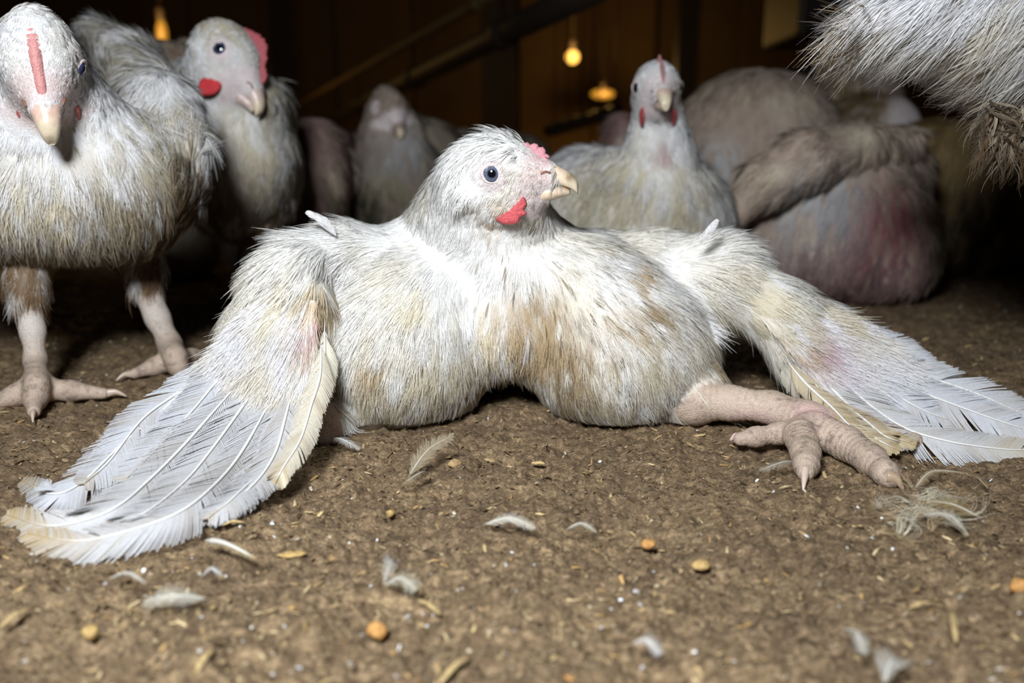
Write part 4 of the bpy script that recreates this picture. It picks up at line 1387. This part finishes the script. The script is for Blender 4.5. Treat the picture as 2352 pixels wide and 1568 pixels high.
def blob_bird(label, prims, seed, base, blobs=(), head=None, n=2600, L=.024, skin_col=(.5, .385, .3), Abase=None, rad=.00034, cream=.5, bare=None, lift=.15, h=.0025, extra=None, ns=7, heads_kw=None, name='chicken', bald=False):
    rng = np.random.default_rng(seed)
    root = thing(name, label, 'chicken')
    B = Body()
    cs = []
    for (u, v, Y, rx, ry, rz) in prims:
        c = P(u, v, Y)
        B.ell(c, (M(rx, Y), ry, M(rz, Y)), .018)
        cs.append((c, (M(rx, Y), ry, M(rz, Y))))
    Hs = ()
    if head is not None:
        (neck, nr), hp, fwd, up, size = head
        if neck:
            B.chain([P(*q) for q in neck], [M(r, q[2]) for r, q in zip(nr, neck)], .015)
        H = Head(P(*hp), fwd, up, size, bald)
        H.add(B)
        Hs = (H,)
    if extra:
        extra(B, root)
    A = []
    for c, r in cs:
        A += down_arrows(c, np.array(r))
    if head is not None and head[0][0]:
        q = [P(*a) for a in head[0][0]]
        for i in range(len(q) - 1):
            for off in ((0, -.03, 0), (.03, 0, 0), (-.03, 0, 0)):
                A.append(((q[i] + q[i + 1]) / 2 + off, q[0] - q[-1] if head[0][1][0] > head[0][1][-1] else q[-1] - q[0]))
        A.append((H.w1(0, 0, .022), -H.R[:, 0]))
        A.append((H.w1(0, .02, 0), -H.R[:, 0]))
        A.append((H.w1(0, -.02, 0), -H.R[:, 0]))
    if Abase:
        A = Abase + [(p, d) for (p, d) in A if False] if Abase[0] == 'only' else A + Abase
    bl = [(P(u, v, Y), M(r, Y), np.asarray(c), a) for (u, v, Y, r, c, a) in blobs]
    finish_bird(root, B, h, A, bl, Hs, rng, n=n, L=L, W=.0055, lift=lift, ns=ns, rad=rad, seed=seed, cream=cream, base=base, skin_col=skin_col, bare=bare)
    if head is not None:
        kw = dict(comb=((.000, .020), (.028, .008), .006, .0022, 4), wattle=WATTLE_ROUND, rng=rng, beak_marks=False, iris=(.02, .02, .03))
        kw.update(heads_kw or {})
        head_parts(root, Hs[0], **kw)
    return root


DIRTY = np.array([.50, .40, .33])
PINKISH = np.array([.55, .36, .33])
OCHRE = np.array([.36, .25, .11])


def flock():
    # staring hen right of centre
    DY[0] = -0.02
    blob_bird('long necked white chicken staring at the camera from behind the collapsed one',
              [(1480, 500, .83, 190, .085, 160), (1500, 440, .79, 110, .045, 90), (1345, 455, .84, 105, .055, 115), (1560, 520, .82, 90, .05, 120), (1480, 640, .83, 210, .08, 120)],
              31, WHITE * .9, blobs=[(1480, 480, .77, 110, CREAM * .78, 1.6), (1560, 470, .77, 80, CREAM * .8, 1.2), (1380, 430, .78, 60, CREAM * .7, .8), (1520, 350, .76, 18, (.45, .30, .32), 1.1), (1430, 480, .78, 90, CREAM * .75, .8)],
              head=(([(1500, 440, .80), (1512, 350, .785), (1510, 255, .772)], [92, 68, 56]), (1508, 205, .762), (.02, -.97, -.25), (0, -.22, .97), 1.0), n=5200, L=.020, rad=.0003,
              heads_kw=dict(eyef=.5, comb=((-.006, .0195), (.0290, .0085), .0120, .0017, 2), comb_col=(.46, .22, .22), wattle_col=(.42, .06, .06), beak_col=(.58, .44, .36)))
    DY[0] = 0.18
    # humped back at the right
    blob_bird('hunched beige backed chicken right behind the staring hen, its head hidden',
              [(1735, 330, 1.02, 185, .10, 160), (1650, 400, .97, 110, .06, 110), (1820, 400, 1.0, 150, .08, 120), (1740, 480, 1.0, 200, .09, 120)],
              32, DIRTY * 1.12, blobs=[(1650, 390, .93, 60, WHITE * .75, 1.2), (1770, 350, .95, 22, (.42, .28, .32), 1.0), (1830, 340, .95, 60, WHITE * .6, .7)],
              head=(([(1800, 330, 1.06), (1830, 260, 1.12)], [70, 50]), (1835, 260, 1.14), (.3, .9, -.3), (0, .3, .95), 1.0), n=3200)
    DY[0] = 0.0
    # rear view with bare red patch
    def bare_h(v):
        d = np.linalg.norm((v - P(2010, 590, .84)) * np.array([1, .3, 1]), axis=1) / M(115, .84)
        return np.clip(np.exp(-d ** 2 * 1.2) * .93, 0, .93)
    wingA = [arr(1950, 350, .82, 1850, 380), arr(1850, 370, .80, 1760, 420), arr(1760, 430, .79, 1700, 490), arr(1900, 330, .84, 1800, 350), arr(1800, 440, .79, 1720, 500)]
    blob_bird('dirty chicken seen from behind at the right, brown wing over a bare red rump',
              [(1930, 520, .90, 195, .085, 175), (1860, 520, .87, 150, .05, 150), (2040, 580, .88, 110, .055, 115), (1730, 560, .88, 42, .03, 62), (1950, 400, .97, 170, .09, 110)],
              33, DIRTY * 1.08, blobs=[(2010, 560, .83, 95, (.62, .13, .19), 1.7), (2010, 640, .83, 110, (.52, .27, .30), 1.3), (1900, 480, .82, 90, WHITE * .62, 1.2), (1860, 560, .82, 90, WHITE * .56, .9),
                                       (1850, 640, .83, 90, (.34, .24, .24), 1.2), (1960, 670, .83, 120, (.30, .20, .20), 1.0), (2130, 560, .86, 60, (.14, .12, .08), 1.6), (2080, 640, .86, 60, (.34, .24, .24), 1.0)],
              bare=bare_h, n=3800, L=.020, rad=.0003,
              extra=lambda B, root: B.chain([P(2080, 330, .90), P(1960, 345, .86), P(1850, 370, .83), P(1760, 420, .82), P(1700, 480, .82)], [M(40, .9), M(58, .86), M(66, .83), M(58, .82), M(32, .82)], .006),
              Abase=wingA * 3)
    DY[0] = 0.34
    # pink headed hen behind it
    blob_bird('chicken with a bare pinkish head turned away, behind the dirty brown wing at the right',
              [(1965, 215, 1.08, 95, .07, 110), (1900, 330, 1.10, 110, .07, 110), (1960, 420, 1.1, 140, .09, 200)],
              34, DIRTY * .85, blobs=[(1990, 160, 1.0, 40, WHITE * .5, 1.2), (1930, 240, 1.0, 90, OCHRE * .6, 1.4)],
              head=(([(1975, 300, 1.02), (2030, 292, .98)], [85, 72]), (2060, 288, .965), (.88, -.25, -.52), (.5, -.1, .85), 1.3), n=2200, bald=True,
              heads_kw=dict(comb=None, wattle=None, beak_col=(.34, .24, .22)))
    DY[0] = 0.12
    blob_bird('ochre stained dark chicken slumped at the far right under the hanging tail',
              [(2150, 430, 1.00, 150, .09, 150), (2110, 560, 1.0, 120, .07, 140), (2230, 520, 1.05, 120, .08, 160)],
              35, OCHRE * .75, blobs=[(2060, 420, .94, 80, OCHRE * 1.1, 1.0), (2200, 560, .95, 120, (.07, .055, .035), 1.6)],  # near-black blob paints the shade under the hanging tail into the plumage
              head=(([(2230, 400, 1.08), (2270, 330, 1.14)], [60, 45]), (2285, 315, 1.16), (.8, .5, -.2), (0, 0, 1), 1.0), n=2200, cream=.1)
    DY[0] = 0.14
    # small ones at the back, left of the centre
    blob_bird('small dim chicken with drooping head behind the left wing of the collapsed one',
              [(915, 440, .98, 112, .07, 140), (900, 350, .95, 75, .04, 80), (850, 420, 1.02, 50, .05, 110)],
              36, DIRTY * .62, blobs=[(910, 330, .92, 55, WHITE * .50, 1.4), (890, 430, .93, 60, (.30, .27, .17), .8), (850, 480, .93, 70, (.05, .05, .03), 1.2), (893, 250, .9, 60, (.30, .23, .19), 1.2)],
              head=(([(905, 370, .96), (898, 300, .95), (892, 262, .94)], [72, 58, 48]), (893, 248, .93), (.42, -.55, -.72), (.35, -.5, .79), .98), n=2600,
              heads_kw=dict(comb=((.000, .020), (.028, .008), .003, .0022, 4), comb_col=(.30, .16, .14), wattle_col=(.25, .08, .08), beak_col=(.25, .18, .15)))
    DY[0] = 0.06
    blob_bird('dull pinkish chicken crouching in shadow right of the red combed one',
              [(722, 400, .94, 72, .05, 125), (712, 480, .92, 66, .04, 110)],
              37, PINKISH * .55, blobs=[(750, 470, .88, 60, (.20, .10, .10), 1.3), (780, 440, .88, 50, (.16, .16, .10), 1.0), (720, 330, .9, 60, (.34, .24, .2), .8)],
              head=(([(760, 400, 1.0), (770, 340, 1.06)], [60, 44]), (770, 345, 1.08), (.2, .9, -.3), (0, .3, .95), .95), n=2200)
    DY[0] = 0.36
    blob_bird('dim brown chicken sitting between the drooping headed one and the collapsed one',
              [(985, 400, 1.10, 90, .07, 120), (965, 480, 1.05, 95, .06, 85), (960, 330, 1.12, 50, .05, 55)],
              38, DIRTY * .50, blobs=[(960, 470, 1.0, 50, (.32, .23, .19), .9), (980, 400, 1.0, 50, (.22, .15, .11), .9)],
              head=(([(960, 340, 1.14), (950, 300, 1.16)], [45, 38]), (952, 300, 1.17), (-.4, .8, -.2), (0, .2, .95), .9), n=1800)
    DY[0] = 0.2
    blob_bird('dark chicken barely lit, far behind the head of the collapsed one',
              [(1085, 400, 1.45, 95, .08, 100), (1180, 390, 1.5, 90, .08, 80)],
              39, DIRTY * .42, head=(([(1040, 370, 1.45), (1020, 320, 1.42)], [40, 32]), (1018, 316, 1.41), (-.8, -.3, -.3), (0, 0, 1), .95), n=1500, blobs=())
    DY[0] = 0.1
    blob_bird('brownish chicken whose back shows between the two standing birds at the left',
              [(395, 215, .98, 95, .07, 110), (400, 330, .98, 110, .08, 170), (400, 470, .98, 110, .08, 180)],
              40, DIRTY * .9, blobs=[(400, 110, .92, 30, (.55, .36, .22), 1.2)],  # orange blob paints a glow on the back into the plumage
              head=(([(420, 160, 1.0), (430, 120, 1.03)], [40, 30]), (432, 125, 1.05), (.3, .9, -.3), (0, .3, .95), .8), n=1800)
    DY[0] = 0.1
    blob_bird('dim chicken mostly hidden behind the neck of the staring hen',
              [(1425, 330, 1.02, 38, .04, 70), (1440, 430, 1.06, 90, .07, 130)],
              41, PINKISH * .62, n=1000)


def hanging_tail_bird():
    DY[0] = 0.0
    rng = np.random.default_rng(51)
    root = thing('chicken', 'shaggy soiled rear of a near chicken entering from the top right corner', 'chicken')
    B = Body()
    e = lambda u, v, Y, rx, ry, rz, k=0.015, **kw: B.ell(P(u, v, Y), (M(rx, Y), ry, M(rz, Y)), k, **kw)
    e(2560, 10, .53, 330, .075, 250)
    e(2330, 60, .49, 170, .040, 150, .02)
    e(2200, 30, .475, 150, .025, 95, .02)
    e(2090, 22, .470, 90, .014, 55, .015)
    e(2330, 150, .485, 100, .025, 75, .012)
    e(2420, 250, .490, 110, .030, 80, .012)
    e(2760, -150, .55, 160, .05, 220, .03)
    B.chain([P(2760, -150, .56), P(2830, -330, .57)], [M(120, .56), M(90, .57)], .02)
    H = Head(P(2850, -380, .575), (.9, .1, -.3), (.1, 0, 1), 1.1)
    H.add(B)
    for (u, Y, uf) in ((2620, .53, 2640), (2780, .57, 2800)):
        B.chain([P(u, 200, Y), P(u + 5, 420, Y)], [M(110, Y), M(55, Y)], .015)
        hub = T(uf, 940 if Y < .54 else 880, .014)
        B.chain([P(u + 5, 410, Y), (P(u + 5, 410, Y) + hub) / 2, hub], [M(40, Y), M(26, Y), M(30, Y)], .006, skin=1)
        vv = 940 if Y < .54 else 880
        foot(B, root, (uf, vv), [(uf - 90, vv + 40), (uf + 120, vv + 20), (uf + 10, vv + 60)], .0068)
    A = [arr(2100, 20, .46, 1990, 70), arr(2200, 40, .46, 2080, 110), arr(2300, 60, .46, 2180, 140), arr(2120, 60, .46, 2060, 120), arr(2200, 110, .46, 2120, 190), arr(2330, 150, .46, 2220, 230),
         arr(2280, 210, .46, 2190, 270), arr(2350, 230, .46, 2290, 310), arr(2380, 320, .46, 2290, 380), arr(2420, 380, .46, 2330, 430), arr(2080, 0, .46, 1980, 20), arr(2500, 100, .46, 2400, 200),
         arr(2600, 0, .46, 2500, 60), arr(2600, 300, .46, 2560, 400), (P(2600, 100, .6), np.array([-.6, .1, -.6])), (P(2200, 40, .52), np.array([-.6, .2, -.3]))]
    bl = [(P(u, v, Y), M(r, Y), c, a) for (u, v, Y, r, c, a) in [
        (2020, 40, .46, 60, TAN * 1.2, 1.2), (2130, 100, .46, 50, CREAM * .8, .9), (2250, 100, .46, 16, BROWN * 1.3, 1.6), (2235, 130, .46, 14, BROWN, 1.2), (2200, 190, .46, 60, CREAM * .8, 1.0), (2320, 60, .46, 60, CREAM, .7),
        (2330, 120, .46, 18, BROWN, 1.3), (2240, 240, .46, 50, TAN, .9), (2330, 300, .46, 70, BROWN * 1.3, 1.7), (2400, 330, .46, 110, BROWN * 1.1, 1.8), (2300, 260, .46, 60, TAN * .9, 1.1), (2550, 250, .47, 160, BROWN, 1.3)]]

    def lens(p):
        low = sstep(.17, .13, p[:, 2])
        tail = sstep(.235, .20, p[:, 0])
        return 1.0 + .5 * low + .5 * tail
    sk = lambda p: .05 + .10 * sstep(.19, .15, p[:, 2])
    finish_bird(root, B, .0016, A, bl, (H,), rng, n=11000, L=.024, W=.0042, lift=.24, ns=9, rad=.00017, seed=9, cream=.6, base=WHITE * .93, curl=.12, droop=.20, lens=lens, streak=sk, zmin=.06)
    head_parts(root, H, comb=((.000, .020), (.028, .008), .006, .0022, 4), wattle=WATTLE_ROUND, rng=rng, beak_marks=False)
    # wet curled clumps hanging underneath
    r2 = np.random.default_rng(52)
    n = 330
    u, v = 2262 + 190 * r2.random(n), r2.uniform(225, 340, n)
    pos = np.array([P(a, b, .458 + .02 * r2.random()) for a, b in zip(u, v)])
    nn = unit(np.stack([-.5 + .4 * r2.random(n), -np.ones(n), -.3 + .5 * r2.random(n)], 1))
    ang = r2.choice([0.0, 1.0], n, p=[.6, .4])
    fl = unit(np.stack([np.where(ang > 0, .9, -.35) + .3 * r2.normal(0, 1, n), .1 * r2.normal(0, 1, n), np.where(ang > 0, -.45, -.95)], 1))
    fl = unit(fl - nn * np.einsum('ij,ij->i', fl, nn)[:, None])
    c = np.array([BROWN * 1.1, (.17, .13, .09), (.25, .20, .15), (.40, .34, .26), (.10, .07, .045)])[r2.integers(0, 5, n)] * (.6 + .6 * r2.random((n, 1)))
    strands('matted_feathers', root, pos, nn, fl, c, .017 * (.6 + .8 * r2.random(n)), .0009, .25, r2, 6, 9, .00022, curl=.24, droop=.12)


hen_left()
hen_second()
flock()
hanging_tail_bird()


# ================================================================== loose things lying on the litter
def loose():
    rng = np.random.default_rng(77)

    def down(label, root_uv, tip_uv, width, col, curve=0.0, z=(.004, .006), n=46, split=1.8, name='loose_feather', group=None, fl=(0, -.35, .94), rach=.0003, seg=2, ang=.8, tipc=None):
        a, b = T(*root_uv, z[0]), T(*tip_uv, z[1])
        m = (a + b) / 2
        d = b - a
        m = m + np.array([-d[1], d[0], 0]) * curve + np.array([0, 0, .003])
        col = np.array(col)
        V, F, C = vane_data([a, m, b], width * .62, fl, rng, n=n * 2, seg=seg, rach=rach, split=split, thin=.62, ragged=.22, col=col, tip=col * .95 if tipc is None else np.array(tipc), ang=ang, stain=.15)
        o = mesh_obj(name, V, F, M_VANE, None, cols=C * np.array([.84, .82, .77]))
        tag(o, label, 'feather', group)
        return o
    down('short thick white feather lying in the open below the middle of the chicken', (1108, 1206), (1228, 1212), .0042, (.74, .72, .68), .08)
    down('faint grey feather sliver right of the thick white one', (1300, 1216), (1370, 1221), .0022, (.46, .43, .38), .03)
    down('curved white feather lying flat in the lower left foreground', (480, 1375), (335, 1378), .0062, (.66, .66, .62), .14, split=1.2)
    down('brownish quill with a broken vane below the tip of the left wing', (470, 1243), (590, 1285), .0030, (.46, .38, .24), -.05, rach=.0014)
    down('thin grey feather above the curved white one in the lower left', (250, 1330), (335, 1338), .0016, (.50, .50, .48), .02)
    down('tiny bluish feather below the brownish quill', (462, 1326), (510, 1321), .0016, (.52, .55, .62), .02)
    down('grey feather standing up from the litter below the breast', (935, 1098), (1040, 1000), .0062, (.46, .40, .30), .05, z=(.003, .016), fl=(0, -.9, .4), split=2.6)
    down('dirty feather stub at the foot of the upright grey feather', (985, 1085), (925, 1112), .0045, (.36, .30, .20), .1, split=2.4)
    down('small white curled feather at the edge of the left breast', (765, 1006), (826, 1030), .0045, (.66, .68, .70), -.15, z=(.006, .004), split=2)
    down('blurred white feather near the bottom edge, right of centre', (1450, 1480), (1515, 1500), .0036, (.66, .68, .74), .05)
    down('pale feather pointing down near the bottom right', (1935, 1445), (1985, 1500), .0040, (.58, .58, .56), .05)
    down('fluffy pale feather cut by the bottom edge', (2030, 1575), (2075, 1515), .0062, (.52, .52, .52), .08, split=2.5)
    down('long bent strand of feather right of the big toe', (2098, 1125), (2222, 1086), .0020, (.58, .48, .32), .14, split=2.5)
    down('bright white feather tip in the tangle below the big toe', (2220, 1222), (2125, 1180), .0045, (.72, .72, .70), -.1, split=2)
    down('brown bushy feather at the right of the tangle below the big toe', (2255, 1190), (2125, 1150), .0068, (.40, .31, .17), .1, split=2.4)
    down('wispy white feather stuck beside the small front toe', (1835, 1062), (1745, 1080), .0042, (.44, .40, .34), .08, split=3)
    # folded fluffy feather lower centre
    down('white fluffy feather folded upright in the foreground left of centre', (880, 1345), (905, 1285), .0040, (.66, .68, .70), .25, z=(.003, .014), fl=(0, -.9, .3), split=3)
    down('greyish half of the folded fluffy feather in the foreground', (880, 1345), (955, 1352), .0052, (.54, .54, .48), .08, z=(.003, .006), split=3)
    # tangle of down, uncountable
    r2 = np.random.default_rng(78)
    n = 60
    u, v = r2.normal(2095, 70, n), r2.normal(1172, 26, n)
    pos = np.array([T(a, b, .003) for a, b in zip(u, v)])
    nn = unit(np.stack([.2 * r2.normal(0, 1, n), -.4 + .2 * r2.normal(0, 1, n), np.ones(n)], 1))
    fl = unit(np.stack([r2.normal(0, 1, n), r2.normal(0, .4, n), .3 * np.ones(n)], 1))
    fl = unit(fl - nn * np.einsum('ij,ij->i', fl, nn)[:, None])
    c = np.array([TAN * 1.1, CREAM * .7, CREAM * .9, TAN])[r2.integers(0, 4, n)]
    o = strands('down_tangle', None, pos, nn, fl, c, .016, .0030, .35, r2, 6, 7, .00013, curl=.35)
    tag(o, 'tangle of fine pale down on the litter below the big toe', 'down')

    # feed pellets and husks
    def lump(label, uv, rx, ry, rz, col, rot=0.0, cat='pellet', name='feed_pellet', rough=.12):
        c = T(*uv, rz * .75)
        nu, nv = 14, 20
        V = []
        for i in range(nu + 1):
            for j in range(nv):
                th, ph = math.pi * i / nu, 2 * math.pi * j / nv
                p = np.array([math.sin(th) * math.cos(ph) * rx, math.sin(th) * math.sin(ph) * ry, math.cos(th) * rz])
                V.append(p)
        V = np.array(V)
        V *= (1 + (fbm(V + c, 500, 2, 7) - .5) * rough * 6)[:, None] * 1.0
        V[:, 2] *= 1.0
        ca, sa = math.cos(rot), math.sin(rot)
        V = V @ np.array([[ca, sa, 0], [-sa, ca, 0], [0, 0, 1]]) + c
        F = [(i * nv + j, (i + 1) * nv + j, (i + 1) * nv + (j + 1) % nv, i * nv + (j + 1) % nv) for i in range(nu) for j in range(nv)]
        C = np.tile(np.array(col), (len(V), 1)) * (.8 + .4 * rng.random((len(V), 1)))
        o = mesh_obj(name, V, F, M_PELLET, None, cols=C)
        tag(o, label, cat)
    OR = (.46, .24, .08)
    YE = (.44, .30, .12)
    lump('round orange feed pellet in the foreground left of centre', (866, 1448), .0030, .0026, .0026, OR)
    lump('shiny orange feed pellet in the middle of the foreground', (1490, 1250), .0031, .0024, .0021, OR, .3)
    lump('yellow crumb of feed below and right of the shiny orange pellet', (1610, 1298), .0032, .0028, .0022, YE, .1)
    lump('yellow crumb of feed in the lower left corner area', (207, 1452), .0025, .0025, .0024, YE, .5)
    lump('orange crumb of feed cut by the right edge', (2342, 1345), .0034, .0026, .0026, OR)
    lump('orange crumb of feed cut by the bottom edge', (1305, 1562), .0022, .0018, .0015, OR)
    lump('flat orange husk below the tip of the left wing', (668, 1273), .0050, .0022, .0010, YE, .1, 'husk', 'husk')
    lump('tan clod of feed right of the upright grey feather', (1045, 1065), .0034, .0026, .0024, (.38, .26, .13), 0, 'clod', 'feed_clod')
    lump('yellow husk fragment below the middle of the breast', (898, 1178), .0018, .0016, .0016, YE, 0, 'husk', 'husk')
    lump('pale grain on the litter left of the small front toe', (1235, 1063), .0034, .0012, .0010, (.50, .36, .17), 0, 'grain', 'grain')
    # wood shavings that can be picked out
    for (u0, v0, u1, v1, lab) in ((450, 1545, 490, 1490, 'straw coloured wood splinter standing out at the bottom left'), (0, 1440, 65, 1400, 'tan wood shaving at the left edge of the foreground'),
                                  (1010, 1568, 1075, 1508, 'tan wood shaving at the bottom edge left of centre'), (2186, 1405, 2196, 1475, 'curved tan wood shaving in the bottom right'),
                                  (2090, 1395, 2140, 1385, 'yellowish wood chip above the bright speck at bottom right'), (510, 1206, 560, 1199, 'pale splinter right below the left wing tip'),
                                  (960, 1378, 1010, 1410, 'brown straw below the folded fluffy feather')):
        a, b = T(u0, v0, .0022), T(u1, v1, .0026)
        m = (a + b) / 2 + [0, 0, .0012]
        V, F = tube_data(resample([a, m, b], 10), .0011 * np.array([.4, .8, 1, 1, 1, .95, .9, .9, .7, .3]), .00045, 8)
        C = np.tile(np.array([.42, .31, .15]), (len(V), 1)) * (.75 + .5 * rng.random((len(V), 1)))
        o = mesh_obj('wood_shaving', V, F, M_CHIP, None, cols=C)
        tag(o, lab, 'shaving')


loose()
